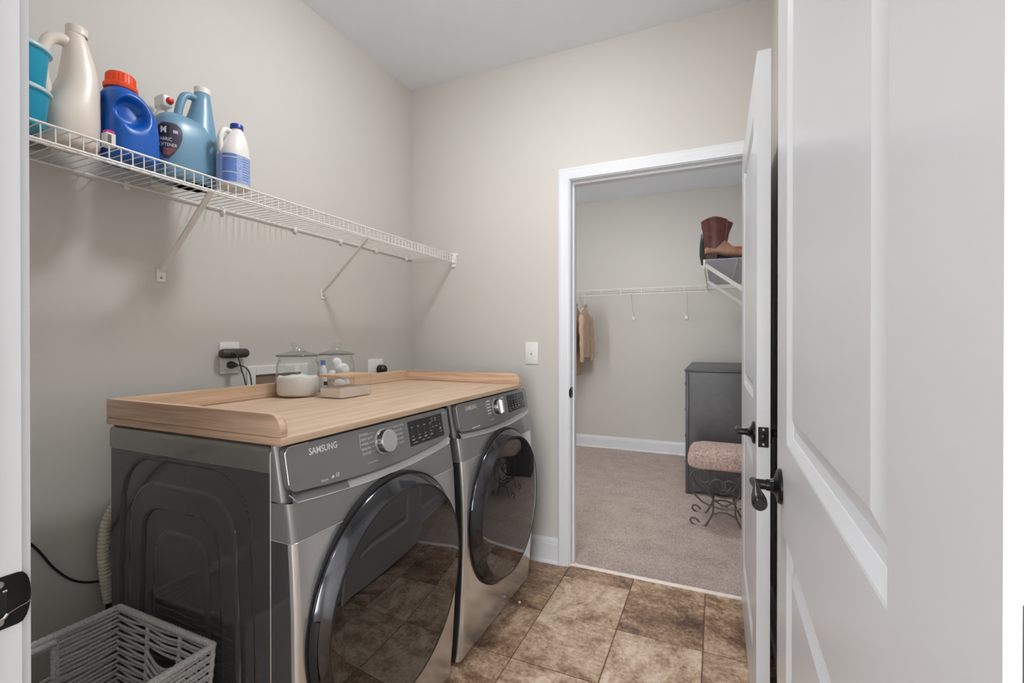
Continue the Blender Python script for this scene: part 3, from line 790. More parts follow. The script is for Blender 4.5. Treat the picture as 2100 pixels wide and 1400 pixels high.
    # handle slot in the left of the ring
    rg = []
    for k in range(13):
        a = pi+radians(-13+26*k/12)
        rg.append([(x, yc+r*cos(a), zc+r*sin(a)) for r, x in ((.3145, .900), (.3120, .9115), (.3075, .9185), (.3050, .914), (.311, .902))])
    MB().loft(rg).build('door_handle', 'matt_black', dr)
    return t
machine('washing_machine', -1.640, 'dark grey front-load washing machine beside the woven basket')
machine('tumble_dryer', -.903, 'dark grey front-load dryer next to the light switch wall')

# ================================================================ oak worktop tray
# the slab's short edge carries a band of the same oak as the rim
ct = thing('worktop', 'light oak worktop tray with low rim over both machines', 'worktop', (.515, -.966, .968))
cx0, cx1, cy0, cy1 = .174, .856, -1.646, -.2865
MB().rbox(cx0, cx1, cy0, cy1, .9675, .9850, .0012, 1).build('slab', 'oak_y', ct)
MB().box(cx0, cx1-.0006, cy0-.0007, cy0+.0003, .9678, .9847).build('edge_band', 'oak_x', ct, smooth=0)
def rim_poly(r=.036): # x,z outline with rounded front top corner
    z0, z1 = .9864, 1.0365; p = [(cx0, z0), (cx1-.003, z0), (cx1-.003, z1-r)]
    p += [(cx1-.003-r+r*cos(a), z1-r+r*sin(a)) for a in [pi/2*k/8 for k in range(1, 9)]]
    return p+[(cx0, z1)]
for ya, yb in ((cy0, cy0+.019), (cy1-.019, cy1)):
    MB().prism(rim_poly(), lambda x, z: (x, ya, z), lambda x, z: (x, yb, z)).build('side_rim', 'oak_x', ct, smooth=40)
MB().rbox(cx0, cx0+.018, cy0+.019, cy1-.019, .9864, 1.0365, .0008, 1).build('back_rim', 'oak_y', ct)

# ================================================================ jars and container on the worktop
def jar(cx, cy, r, lab, fill, seed):
    z0 = .9850
    t = thing('glass_jar', lab, 'jar', (cx, cy, z0), 'lidded glass jars')
    k = r/.078
    pr = [(0, .0025), (r*.86, .002), (r*.95, .005), (r*.985, .012), (r, .03), (r, .105), (r*.985, .118), (r*.93, .130), (r*.885, .137), (r*.885, .150), (r*.915, .152)]
    MB().lathe(pr, (cx, cy, z0), 'z', 56).build('jar_body', 'jar_glass', t, smooth=60)
    MB().lathe([(r*.99, .1525), (r*1.01, .1545), (r*1.01, .1575), (r*.99, .1590), (r*.96, .1580), (r*.96, .1535)], (cx, cy, z0), 'z', 56).build('rim', 'jar_edge', t, smooth=60)
    ld = MB().lathe([(r*.99, .1585), (r*.80, .1640), (r*.52, .1690), (r*.36, .1730), (r*.30, .1760)], (cx, cy, z0), 'z', 48).build('lid', 'jar_glass', t, smooth=60)
    MB().lathe([(r*.30, .1760), (r*.27, .1790), (r*.24, .1835), (r*.28, .1880), (r*.315, .1935), (r*.315, .2010), (r*.29, .2045), (0, .2052)], (cx, cy, z0), 'z', 32).build('knob', 'jar_glass', ld, smooth=60)
    if fill:
        rr = r*.955; n = 48; rings = []
        for q, h in ((.80, .004), (.93, .008), (.985, .016), (1, .03), (1, fill-.006)):
            rings.append([(cx+rr*q*cos(2*pi*i/n), cy+rr*q*sin(2*pi*i/n), z0+h+(.0025*noise.noise(Vector((3*cos(2*pi*i/n), 3*sin(2*pi*i/n), seed))) if h > .05 else 0)) for i in range(n)])
        for q in (.92, .8, .6, .4, .2, .02):
            rings.append([(cx+rr*q*cos(2*pi*i/n), cy+rr*q*sin(2*pi*i/n), z0+fill+.007*noise.noise(Vector((rr*q*cos(2*pi*i/n)*38, rr*q*sin(2*pi*i/n)*38, seed)))) for i in range(n)])
        tag(MB().loft(rings).build('washing_powder', 'powder_white', smooth=60), 'white washing powder filling the front glass jar', 'powder', kind='stuff')
    return t
jar(.258, -1.076, .0775, 'lidded glass jar half full of white powder', .077, 1.7)
jar(.262, -.886, .0730, 'lidded glass jar of white packets behind the acrylic container', 0, 4.1)
# contents of the rear jar
t = thing('small_bottle', 'small white bottle with blue cap inside the rear jar', 'bottle', (.226, -.922, .988))
MB().loft([sring(z, .226, -.922, r, r*.9, 2.3, 20) for z, r in ((.9885, .014), (.991, .0165), (1.07, .0165), (1.086, .013), (1.094, .008), (1.098, .0078))]).build('bottle_body', 'pods_white', t)
MB().loft([sring(z, .226, -.922, r, r, 2, 20) for z, r in ((1.098, .0095), (1.116, .0095), (1.1175, .008))]).build('bottle_cap', 'cap_blue_small', t)
for q, (px, py, pz, sc_) in enumerate(((.274, -.858, .988, 1.1), (.296, -.902, .988, 1.0), (.252, -.892, 1.030, .9), (.262, -.850, 1.046, 1.0), (.290, -.878, 1.044, 1.15), (.264, -.884, 1.082, .85))):
    rings = []
    for i in range(9):
        a = pi*i/8; rr = .024*sc_*sin(a)+.001
        rings.append([(px+rr*cos(2*pi*k/16)*(1+.12*noise.noise(Vector((k*.6, i*.7, q)))), py+rr*sin(2*pi*k/16), pz+.026*sc_*(1-cos(a))) for k in range(16)])
    tag(MB().loft(rings).build('laundry_packet', 'pods_white', smooth=70), 'white laundry packet heaped in the rear glass jar', 'packet', 'packets in the rear jar')
# acrylic container
ax0, ax1, ay0, ay1, az0, az1 = .368, .484, -1.084, -.920, .9852, 1.0640
t = thing('storage_container', 'clear acrylic container with bamboo lid and white powder', 'container', ((ax0+ax1)/2, (ay0+ay1)/2, az0))
def rr(x0, x1, y0, y1, z, r, n=5):
    p = []
    for (cx, cy, a0) in ((x1-r, y1-r, 0), (x0+r, y1-r, pi/2), (x0+r, y0+r, pi), (x1-r, y0+r, 1.5*pi)):
        p += [(cx+r*cos(a0+pi/2*k/n), cy+r*sin(a0+pi/2*k/n), z) for k in range(n+1)]
    return p
b = MB().loft([rr(ax0+.004, ax1-.004, ay0+.004, ay1-.004, az0+.001, .010), rr(ax0, ax1, ay0, ay1, az0+.006, .012), rr(ax0, ax1, ay0, ay1, az1, .012)], cap=False)
b.f.append(tuple(range(24))); b.build('container_body', 'acrylic', t, smooth=50)
MB().loft([rr(ax0-.001, ax1+.001, ay0-.001, ay1+.001, az1, .013), rr(ax0-.001, ax1+.001, ay0-.001, ay1+.001, az1+.0065, .013), rr(ax0, ax1, ay0, ay1, az1+.0075, .012)]).build('container_lid', 'bamboo', t, smooth=40)
MB().loft([rr(ax0+.005, ax1-.005, ay0+.005, ay1-.005, az0+.003, .009), rr(ax0+.003, ax1-.003, ay0+.003, ay1-.003, az0+.008, .010), rr(ax0+.003, ax1-.003, ay0+.003, ay1-.003, az0+.036, .010), rr(ax0+.012, ax1-.012, ay0+.012, ay1-.012, az0+.039, .008)]).build('powder_fill', 'powder_white', t, smooth=50)
MB().box(ax0+.030, ax0+.048, ay0-.0006, ay0-.0002, az0+.048, az0+.062).build('print_mark', 'slot_dark', t, smooth=0)

# ================================================================ wall plates, plugs, cords
t = thing('wall_outlet', 'white double outlet with black charger plugged in', 'outlet', (0, -1.173, 1.13))
MB().rbox(0, .0065, -1.212, -1.134, 1.070, 1.192, .003, 2).build('cover_plate', 'outlet_white', t)
for zc in (1.104, 1.160):
    f = MB().rbox(.006, .0085, -1.190, -1.156, zc-.015, zc+.015, .006, 2, edges=lambda c, d: abs(d.x) > .9).build('socket', 'outlet_white', t)
    MB().box(.0084, .0088, -1.181, -1.1795, zc-.004, zc+.006).box(.0084, .0088, -1.1665, -1.165, zc-.004, zc+.006).build('slot', 'slot_dark', f, smooth=0)
t = thing('phone_charger', 'black pill-shaped charger in the upper socket', 'charger', (.01, -1.173, 1.14))
MB().rbox(.0086, .046, -1.228, -1.112, 1.131, 1.167, .0165, 5, edges=lambda c, d: abs(d.x) > .9 or True).build('charger_body', 'charger_black', t)
MB().rbox(.0455, .0470, -1.176, -1.174, 1.136, 1.162, .0005, 1).build('joint_line', 'slot_dark', t)
MB().rbox(.044, .050, -1.196, -1.180, 1.143, 1.154, .002, 1).build('cord_plug', 'cord_black', t)
MB().tube(catmull([(.049, -1.188, 1.148), (.066, -1.184, 1.138), (.070, -1.172, 1.090), (.078, -1.160, 1.03), (.09, -1.15, .92), (.10, -1.14, .80)], 6), .0022, 6).build('cord', 'cord_black', t)
t = thing('power_plug', 'grey power plug in the lower socket', 'plug', (.01, -1.173, 1.10))
MB().loft([[(x, -1.173+ry*cos(2*pi*k/16), 1.104+rz*sin(2*pi*k/16)) for k in range(16)] for x, ry, rz in ((.0086, .016, .014), (.020, .016, .014), (.030, .012, .011), (.046, .007, .006), (.050, .005, .005))]).build('plug_body', 'charger_black', t)
MB().tube(catmull([(.048, -1.173, 1.104), (.062, -1.160, 1.100), (.068, -1.140, 1.080), (.070, -1.130, 1.03), (.085, -1.125, .90), (.10, -1.12, .80)], 6), .0028, 6).build('cord', 'cord_grey', t)
t = thing('supply_box', 'white recessed washer supply box frame behind the jars', 'supply box', (0, -.95, 1.0))
yA, yB, zA, zB = -1.101, -.800, .900, 1.094
b = MB().rbox(0, .008, yA, yA+.038, zA, zB, .002, 1).rbox(0, .008, yB-.038, yB, zA, zB, .002, 1).rbox(0, .008, yA+.038, yB-.038, zB-.038, zB, .002, 1).rbox(0, .008, yA+.038, yB-.038, zA, zA+.03, .002, 1)
b.build('frame', 'outlet_white', t)
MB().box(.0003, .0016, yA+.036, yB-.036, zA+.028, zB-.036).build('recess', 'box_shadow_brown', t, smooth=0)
t = thing('wall_outlet', 'white dryer outlet with round black plug', 'outlet', (0, -.335, 1.04))
MB().rbox(0, .0065, -.398, -.275, .975, 1.094, .003, 2).build('cover_plate', 'outlet_white', t)
MB().lathe([(0, .048), (.016, .047), (.024, .040), (.0265, .030), (.027, .0066), (0, .0066)], (0, -.305, 1.036), 'x', 28).build('plug', 'cord_black', t, label='round black plug')
MB().tube(catmull([(.030, -.300, 1.020), (.040, -.300, 1.0), (.045, -.305, .95), (.05, -.31, .85)], 5), .006, 8).build('cord', 'cord_black', t)
t = thing('light_switch', 'white toggle light switch beside the closet doorway', 'switch', (.801, 0, 1.13))
MB().rbox(.764, .838, -.0065, 0, 1.069, 1.189, .003, 2).build('cover_plate', 'outlet_white', t)
MB().rbox(.7955, .8065, -.0075, -.0060, 1.116, 1.142, .001, 1).build('toggle_frame', 'cap_white', t)
MB().loft([[(x, y, z) for x, z in ((.7968, zc-h), (.8052, zc-h), (.8052, zc+h), (.7968, zc+h))] for y, zc, h in ((-.007, 1.129, .008), (-.017, 1.134, .0045))]).build('toggle', 'outlet_white', t)
for zc in (1.090, 1.168):
    MB().lathe([(0, -.0078), (.0028, -.0074), (.0032, -.0065)], (.801, 0, zc), 'y', 12).build('screw', 'cap_white', t)
tag(MB().tube(catmull([(.008, -2.06, .90), (.008, -1.85, .78), (.008, -1.743, .642), (.008, -1.694, .553), (.008, -1.651, .498), (.010, -1.60, .470), (.012, -1.54, .466), (.03, -1.45, .52), (.06, -1.35, .62)], 8), .0032, 7).build('cable', 'cord_black'), 'thin black cable sagging along the left wall', 'cable')
# ribbed hose behind the washer
t = thing('drain_hose', 'ribbed beige hose hanging behind the washer', 'hose', (.12, -1.612, .42))
path = catmull([(.110, -1.610, .440), (.106, -1.618, .52), (.106, -1.622, .60), (.110, -1.612, .68), (.125, -1.580, .74), (.14, -1.53, .77), (.15, -1.46, .77)], 22)
MB().tube(path, [.0150+.0016*sin(i*2.1) for i in range(len(path))], 12).build('hose_tube', 'hose_beige', t, smooth=60)
MB().loft([sring(z, .111, -1.609, r, r, 2, 14) for z, r in ((.398, .006), (.405, .009), (.425, .011), (.442, .0135))]).build('hose_end', 'matt_black', t)

# ================================================================ wire shelf on the left wall
t = thing('wire_shelf', 'white wire shelf on the left wall holding laundry bottles', 'shelf', (.15, -1.05, 1.70))
ZD, XFR = 1.7000, .3080
for nm, x, z, r in (('back_rod', .0075, ZD-.004, .0032), ('front_rod', XFR, ZD+.0005, .0030), ('lip_rod', XFR, ZD-.040, .0034), ('lip_rod', XFR-.010, ZD-.043, .0030)):
    MB().tube([(x, YN+.004, z), (x, -.003, z)], r, 8).build(nm, 'shelf_white', t)
wm = MB().tube([(.004, 0, ZD), (.15, 0, ZD), (.298, 0, ZD), (.3045, 0, ZD-.001), (.3068, 0, ZD-.005), (.3075, 0, ZD-.020), (.3075, 0, ZD-.041)], .0016, 6)
first = None; n = 0
y = -.024
while y > YN+.01:
    if first is None:
        first = wm.build('cross_wire', 'shelf_white', t); first.location = (0, y, 0)
    else:
        o = first.copy(); o.location = (0, y, 0); C.objects.link(o)
    y -= .0262
for yb, yt in ((-1.412, -1.434), (-.707, -.730)):
    a, c = Vector((.005, yb, 1.432)), Vector((.300, yt, ZD-.040)); dd = (c-a).normalized(); up = Vector((0, 1, 0)); nn = dd.cross(up).normalized()
    rings = [[tuple(p+up*u*.0085+nn*v*.0032) for u, v in ((-1, -1), (1, -1), (1, 1), (-1, 1))] for p in (a, a+dd*.02, c)]
    br = MB().loft(rings).build('brace', 'shelf_white', t, smooth=0)
    MB().rbox(0, .004, yb-.014, yb+.014, 1.397, 1.442, .002, 1).build('brace_foot', 'shelf_white', br)
    MB().lathe([(0, .0062), (.003, .0058), (.0042, .004)], (0, yb, 1.412), 'x', 12).build('screw', 'screw_steel', br)
for k, yc in enumerate((-1.92, -1.514, -1.199, -.869, -.595, -.330, -.060)):
    cl = MB().rbox(0, .012, yc-.0075, yc+.0075, ZD-.020, ZD+.006, .003, 2).build('wall_clip', 'shelf_white', t)
    MB().lathe([(0, .0145), (.004, .0140), (.0055, .0118)], (0, yc+.001, ZD-.012), 'x', 12).build('clip_pin', 'shelf_white', cl)
eb = MB().rbox(.286, .326, -.016, 0, 1.652, 1.712, .002, 1).rbox(.292, .322, -.010, 0, 1.630, 1.655, .002, 1).build('end_bracket', 'shelf_white', t)
MB().lathe([(0, -.012), (.006, -.011), (.0075, -.0)], (.329, 0, 1.702), 'y', 14).build('screw_cap', 'shelf_white', eb)
# ================================================================ bottles and tubs on the wire shelf
ZB = ZD+.0022
def surf(o):
    me = o.data; return BVHTree.FromPolygons([q.co[:] for q in me.vertices], [tuple(p.vertices) for p in me.polygons])
def decal(bvh, pts, faces, name, m, par, off=.0008, dirn=(-1, 0, 0), fall=.2):
    out = []
    D = Vector(dirn).normalized()
    for p in pts:
        h = bvh.ray_cast(Vector(p)-D*.5, D)
        out.append(tuple((h[0] if h[0] is not None else Vector(p))-D*off))
    return MB().add(out, faces).build(name, m, par, smooth=60, recalc=False)
def grid_pts(f, nu, nv):
    pts = [f(i/nu, j/nv) for j in range(nv+1) for i in range(nu+1)]
    fs = [(j*(nu+1)+i, j*(nu+1)+i+1, (j+1)*(nu+1)+i+1, (j+1)*(nu+1)+i) for j in range(nv) for i in range(nu)]
    return pts, fs

# stacked teal tubs
for k, lab in ((0, 'teal plastic tub at the bottom of the stack of two'), (1, 'teal plastic tub stacked on top of the other')):
    z = ZB+.0985*k; cx, cy = .230, -1.842
    t = thing('plastic_tub', lab, 'tub', (cx, cy, z), 'teal tubs on the wire shelf')
    MB().lathe([(0, 0), (.043, 0), (.0455, .003), (.0515, .074), (.0530, .078), (.0545, .080), (.0545, .084), (.0525, .086)], (cx, cy, z), 'z', 48).build('tub_body', 'tub_teal', t, smooth=40)
    MB().lathe([(.0530, .0815), (.0585, .083), (.0590, .0865), (.0575, .0905), (.0540, .0935), (.0500, .0925), (.0480, .0965), (0, .0965)], (cx, cy, z), 'z', 48).build('tub_lid', 'lid_film', t, smooth=40)
# grey lidded bowl standing on edge behind the tubs
t = thing('grey_bowl', 'grey-green bowl standing on edge behind the ivory jug', 'bowl', (.066, -1.765, ZB))
bb = MB().lathe([(0, -.030), (.035, -.028), (.055, -.015), (.066, .006), (.070, .008), (.071, .012), (.066, .013), (.050, -.008), (0, -.018)], (0, 0, 0), 'x', 48)
rot = Matrix.Rotation(radians(12), 3, 'Y') @ Matrix.Rotation(radians(-20), 3, 'Z')
bb.xform(lambda p: rot @ p + Vector((.066, -1.765, ZB+.0725)))
bb.build('bowl_shell', 'grey_tub', t, smooth=50)

# ivory jug
cx = .176
t = thing('ivory_jug', 'tall ivory plastic jug with a side handle', 'jug', (cx, -1.72, ZB))
sec = [(0, -1.722, .048, .055), (.004, -1.722, .053, .060), (.014, -1.722, .056, .0645), (.07, -1.722, .057, .0650), (.10, -1.720, .055, .0620), (.13, -1.713, .051, .0545), (.158, -1.706, .046, .0475), (.185, -1.702, .042, .0430), (.22, -1.703, .037, .0370), (.26, -1.706, .030, .0295), (.290, -1.709, .0235, .0230), (.304, -1.710, .0205, .0200), (.308, -1.710, .0190, .0190)]
MB().loft([sring(ZB+z, cx, cy-.003, rx*.96, ry*.94, 2.3, 48) for z, cy, rx, ry in sec]).build('jug_body', 'jug_ivory', t, smooth=60)
hp = catmull([(cx, -1.716, ZB+.268), (cx, -1.742, ZB+.276), (cx, -1.766, ZB+.262), (cx, -1.779, ZB+.222), (cx, -1.780, ZB+.170), (cx, -1.768, ZB+.112), (cx, -1.757, ZB+.085)], 6)
MB().tube(hp, [.0125+.004*abs(i/(len(hp)-1)-.5)*2 for i in range(len(hp))], 14).build('handle', 'jug_ivory', t, smooth=60)
MB().lathe([(.0205, .302), (.0225, .303), (.0225, .322), (.0205, .3245), (0, .3245)], (cx, -1.710, ZB), 'z', 40).build('jug_cap', 'jug_ivory', t, smooth=40)

# small carton with pink top
t = thing('small_carton', 'small white carton with a pink top before the blue bottle', 'carton', (.278, -1.688, ZB))
MB().rbox(.266, .290, -1.699, -1.677, ZB, ZB+.036, .002, 1).build('carton_body', 'cap_white', t)
MB().rbox(.268, .288, -1.697, -1.679, ZB+.036, ZB+.043, .002, 1).build('carton_top', 'pink_top', t)
b = MB()
for k in range(7): b.box(.2901, .2904, -1.6960+.0013*k, -1.6960+.0013*k+(.0008 if k % 3 else .0004), ZB+.008, ZB+.030)
b.build('barcode', 'slot_dark', t, smooth=0)

# blue bottle with orange cap
cx, cy = .192, -1.601
t = thing('detergent_bottle', 'bright blue detergent bottle with orange cap', 'bottle', (cx, cy, ZB))
sec = [(0, .060, .060, 3.2), (.004, .064, .064, 3.2), (.02, .067, .066, 3.2), (.09, .067, .0655, 3.0), (.12, .065, .0635, 2.8), (.145, .062, .060, 2.7), (.165, .058, .055, 2.6), (.180, .052, .048, 2.5), (.190, .044, .041, 2.4), (.197, .036, .034, 2.2), (.200, .030, .030, 2)]
rings = []
for z, rx, ry, p in sec:
    rings.append(sring(ZB+z, cx, cy-(.018*smooth(.13, .20, z)), rx, ry*.94, p, 72))
# finer rings in the grip zone, then press the grip in
fine = []
for a, c in zip(rings, rings[1:]):
    for k in range(5): fine.append([tuple(Vector(p).lerp(Vector(q), k/5)) for p, q in zip(a, c)])
fine.append(rings[-1])
def grip(p):
    if p.x < cx: return p
    d = sqrt(((p.y-(cy-.016))/.040)**2+((p.z-(ZB+.128))/.046)**2)
    s = 1-smooth(.62, 1.02, d); return Vector((p.x-.030*s, p.y, p.z))
MB().loft(fine).xform(grip).build('bottle_body', 'jug_blue', t, smooth=60)
MB().lathe([(.030, .197), (.0375, .198), (.039, .201), (.039, .209), (.0365, .212), (.0335, .213)]+[(.0335, .214), (.0325, .238), (.030, .2415), (0, .2415)], (cx, cy-.018, ZB), 'z', 48).build('bottle_cap', 'cap_orange', t, smooth=35)
b = MB()
for k in range(24):
    a = 2*pi*k/24; x, yy = cx+.0335*cos(a), cy-.018+.0335*sin(a)
    b.tube([(x, yy, ZB+.216), (x-.0006*cos(a), yy-.0006*sin(a), ZB+.237)], .0011, 5)
b.build('cap_ribs', 'cap_orange', t)

# sky blue fabric softener
cx = .156
t = thing('softener_bottle', 'sky blue softener bottle with tall spout and heart-shaped label', 'bottle', (cx, -1.425, ZB))
b = MB()
body = [(0, .056, .084), (.004, .060, .089), (.02, .063, .0925), (.09, .063, .0925), (.13, .061, .0905), (.165, .056, .086), (.188, .048, .079), (.202, .037, .068), (.210, .022, .052)]
b.loft([sring(ZB+z, cx, -1.428, rx, ry, 2.7, 56) for z, rx, ry in body])
neck = [(0, -1.392, .054, .058), (.06, -1.390, .061, .062), (.12, -1.387, .058, .058), (.17, -1.383, .050, .051), (.21, -1.379, .041, .043), (.25, -1.375, .033, .034), (.29, -1.372, .0255, .0265), (.316, -1.371, .0220, .0225), (.318, -1.371, .0200, .0200)]
b.loft([sring(ZB+z, cx, cy_, rx, ry, 2.1, 40) for z, cy_, rx, ry in neck])
bd = b.build('bottle_body', 'jug_sky', t, smooth=60)
hp = catmull([(cx, -1.384, ZB+.288), (cx, -1.408, ZB+.293), (cx, -1.428, ZB+.284), (cx, -1.440, ZB+.255), (cx, -1.447, ZB+.220), (cx, -1.452, ZB+.190)], 6)
MB().tube(hp, .0130, 14, flat=.85).build('handle', 'jug_sky', t, smooth=60)
MB().lathe([(.0215, .3155), (.0235, .316), (.0235, .333), (.0215, .335), (0, .335)], (cx, -1.371, ZB), 'z', 40).build('bottle_cap', 'cap_white', t, smooth=40)
bv = surf(bd); VD = Vector((-.80, .60, 0)); VR = Vector((.60, .80, 0))
LC = Vector((cx+.032, -1.489, 0))     # middle of the label, on the rounded front corner
def on_label(a, z): p = LC+VR*a; return (p.x, p.y, ZB+z)
def heart(u, v):
    # lobe-shaped label: half of a heart, tip at the bottom
    wv = lerp_table([(0, .012), (.15, .036), (.35, .056), (.6, .068), (.8, .068), (.92, .056), (1, .034)], v)
    return on_label((u-.5)*wv+lerp_table([(0, -.006), (.5, -.002), (1, 0)], v), .050+.112*v)
pts, fs = grid_pts(heart, 14, 18)
lb = decal(bv, pts, fs, 'label', 'label_plum', t, .0010, VD)
lb['label'] = 'dark plum lobe-shaped label'
pts, fs = grid_pts(lambda u, v: on_label(-.027+.028*u, .120+.034*v), 4, 4)
decal(bv, pts, fs, 'logo_patch', 'logo_black', lb, .0016, VD)
pts, fs = grid_pts(lambda u, v: on_label(-.014+.034*u*(.4+.6*v), .060+.022*v), 6, 4)
decal(bv, pts, fs, 'label_flowers', 'label_floral', lb, .0015, VD)
for txt, sz, bo, aa, zz, sx, k in (('M', .034, .03, -.0225, .128, .62, .86), ('FABRIC', .019, .01, -.029, .104, .60, .74), ('SOFTENER', .019, .01, -.030, .087, .56, .74)):
    vs, fs = text_mesh(txt, sz, bo)
    decal(bv, [on_label(aa+q[0]*sx, zz+q[1]*k) for q in vs], fs, 'lettering', 'print_white', lb, .0021, VD)
pts, fs = grid_pts(lambda u, v: on_label(.010+.012*u, .130+.010*v), 2, 2)
decal(bv, pts, fs, 'small_print', 'scoop_silver', lb, .0017, VD)

# trigger bottle behind the softener: white top with red nozzle
t = thing('spray_bottle', 'white topped bottle with red nozzle behind the sky blue bottle', 'bottle', (.050, -1.434, ZB))
MB().loft([sring(ZB+z, .050, -1.434, r, r, 2.2, 32) for z, r in ((0, .026), (.004, .029), (.20, .029), (.235, .022), (.252, .014), (.264, .0135))]).build('bottle_body', 'cap_white', t, smooth=50)
MB().rbox(.030, .082, -1.449, -1.419, ZB+.262, ZB+.302, .006, 3).build('trigger_head', 'cap_white', t)
MB().lathe([(0, .012), (.007, .011), (.0105, .006), (.0115, 0), (0, 0)], (.0815, -1.429, ZB+.284), 'x', 24).build('nozzle', 'red_cap', t)

# bleach bottle
cx, cy = .252, -1.330
t = thing('bleach_bottle', 'white bottle with dark blue cap and blue label', 'bottle', (cx, cy, ZB))
sec = [(0, cy, .042, .047, 2.6), (.004, cy, .046, .051, 2.6), (.012, cy, .048, .053, 2.5), (.105, cy, .048, .053, 2.4), (.115, cy, .0475, .0525, 2.3), (.140, cy+.003, .044, .048, 2.2), (.165, cy+.007, .037, .039, 2.1), (.185, cy+.010, .028, .029, 2), (.198, cy+.012, .020, .0205, 2), (.204, cy+.012, .0175, .0175, 2)]
bd = MB().loft([sring(ZB+z, cx, c_, rx*.93, ry*.87, p, 56) for z, c_, rx, ry, p in sec]).build('bottle_body', 'bleach_white', t, smooth=60)
hp = catmull([(cx, cy+.002, ZB+.186), (cx, cy-.020, ZB+.190), (cx, cy-.034, ZB+.184), (cx, cy-.043, ZB+.165), (cx, cy-.045, ZB+.140), (cx, cy-.041, ZB+.112)], 6)
MB().tube(hp, .0085, 12).build('handle', 'bleach_white', t, smooth=60)
MB().lathe([(.0178, .2035), (.0195, .204), (.0195, .217), (.018, .219), (0, .219)], (cx, cy+.012, ZB), 'z', 36).build('bottle_cap', 'bleach_cap', t, smooth=40)
n = 56
ring = lambda z, e: [(p[0], p[1], p[2]) for p in sring(ZB+z, cx, cy, .048*.93+e, .053*.87+e, 2.45, n)]
lb = MB().grid([ring(.014, .0008), ring(.104, .0008)], closed=True).build('label', 'bleach_label', t, smooth=60, recalc=False)
# darker side strip and white bars of the label
sel = [k for k in range(n) if -75 < math.degrees(atan2(ring(.05, 0)[k][1]-cy, ring(.05, 0)[k][0]-cx)) < -22]
def strip(z0, z1, e, m, nm, ks):
    r0, r1 = ring(z0, e), ring(z1, e); MB().grid([[r0[k] for k in ks], [r1[k] for k in ks]]).build(nm, m, lb, smooth=60, recalc=False)
strip(.014, .104, .0012, 'bleach_label_dark', 'label_strip', sel)
strip(.091, .094, .0016, 'print_white', 'label_bar', sel); strip(.042, .045, .0016, 'print_white', 'label_bar', sel)
ks = [k for k in range(n) if -20 < math.degrees(atan2(ring(.05, 0)[k][1]-cy, ring(.05, 0)[k][0]-cx)) < 40]
for q in range(9): strip(.026+.0085*q, .0275+.0085*q, .0014, 'bleach_label_dark', 'label_print_line', ks[:len(ks)-(q*3) % 4])

# ================================================================ woven basket
bx0, bx1, by0, by1, bzt = .287, .668, -2.068, -1.672, .497
t = thing('rope_basket', 'grey woven rope basket on the floor beside the washer', 'basket', ((bx0+bx1)/2, (by0+by1)/2, 0))
def bpt(side, s, z):
    k = .03*(1-z/bzt); x0, x1, y0, y1 = bx0+k, bx1-k, by0+k, by1-k
    return {'washer': (x0+(x1-x0)*s, y1, z), 'hall': (x0+(x1-x0)*s, y0, z), 'wall': (x0, y0+(y1-y0)*s, z), 'room': (x1, y0+(y1-y0)*s, z)}[side]
out = {'washer': (0, 1), 'hall': (0, -1), 'wall': (-1, 0), 'room': (1, 0)}
ups = (0, .34, .68, 1.0)
for side in ('washer', 'hall', 'wall', 'room'):
    b = MB(); rows = 47; rnd = random.Random(side)
    for r in range(rows):
        z = .012+(bzt-.022)*r/(rows-1)
        segs = [(0, 1)]
        if side in ('wall', 'room') and .405 < z < .472: segs = [(0, .335), (.665, 1)]
        ph = rnd.uniform(0, 6)
        for s0, s1 in segs:
            pts = []
            m = 29 if s1-s0 > .9 else 11
            for k in range(m):
                s = s0+(s1-s0)*k/(m-1)
                sag = -.0018*sin(pi*((s % .34)/.34))+.0009*sin(ph+s*17)
                if side == 'washer' and .34 < s < .70 and z > .30:
                    g = sin(pi*(s-.34)/.36); sag += (-.030 if z < .432 else -.004)*g*smooth(.30, .42, z)
                wv = .0024*cos(pi*s/.34*1.0+(pi if r % 2 else 0))
                p = bpt(side, s, max(.006, z+sag)); o_ = out[side]
                pts.append((p[0]+o_[0]*wv, p[1]+o_[1]*wv, p[2]))
            b.tube(pts, .0034, 5)
    o = b.build('woven_side', 'rope_grey', t, smooth=70); o['kind'] = 'stuff'
    for s in ups[1:3]+((0,) if side in ('wall', 'room') else (1,)) if side != 'x' else ():
        pts = [bpt(side, s, .008+(bzt-.012)*k/60) for k in range(61)]
        MB().tube(pts, [.0052+.0010*sin(k*2.2) for k in range(61)], 8).build('upright', 'rope_grey', t, smooth=70)
for side in ('washer', 'hall', 'wall', 'room'):
    pts = [bpt(side, k/90, bzt) for k in range(91)]
    MB().tube(pts, [.0078+.0011*sin(k*2.3) for k in range(91)], 10).build('rim', 'rope_grey', t, smooth=70)
    if side in ('wall', 'room'):
        pts = [bpt(side, .325+.35*k/40, bzt-.012) for k in range(41)]
        MB().tube(pts, [.0150+.0012*sin(k*2.0) for k in range(41)], 10, flat=.55).build('handle', 'rope_grey', t, smooth=70)
        for s in (.335, .665):
            pts = [bpt(side, s, .400+.085*k/20) for k in range(21)]
            MB().tube(pts, [.0058+.001*sin(k*2.2) for k in range(21)], 8).build('handle_edge', 'rope_grey', t, smooth=70)
b = MB()
for r in range(34):
    y = by0+.034+(by1-by0-.068)*r/33; b.tube([(bx0+.03, y, .008), ((bx0+bx1)/2, y, .008+.001*(r % 2)), (bx1-.03, y, .008)], .0058, 5)
o = b.build('woven_bottom', 'rope_grey', t, smooth=70); o['kind'] = 'stuff'

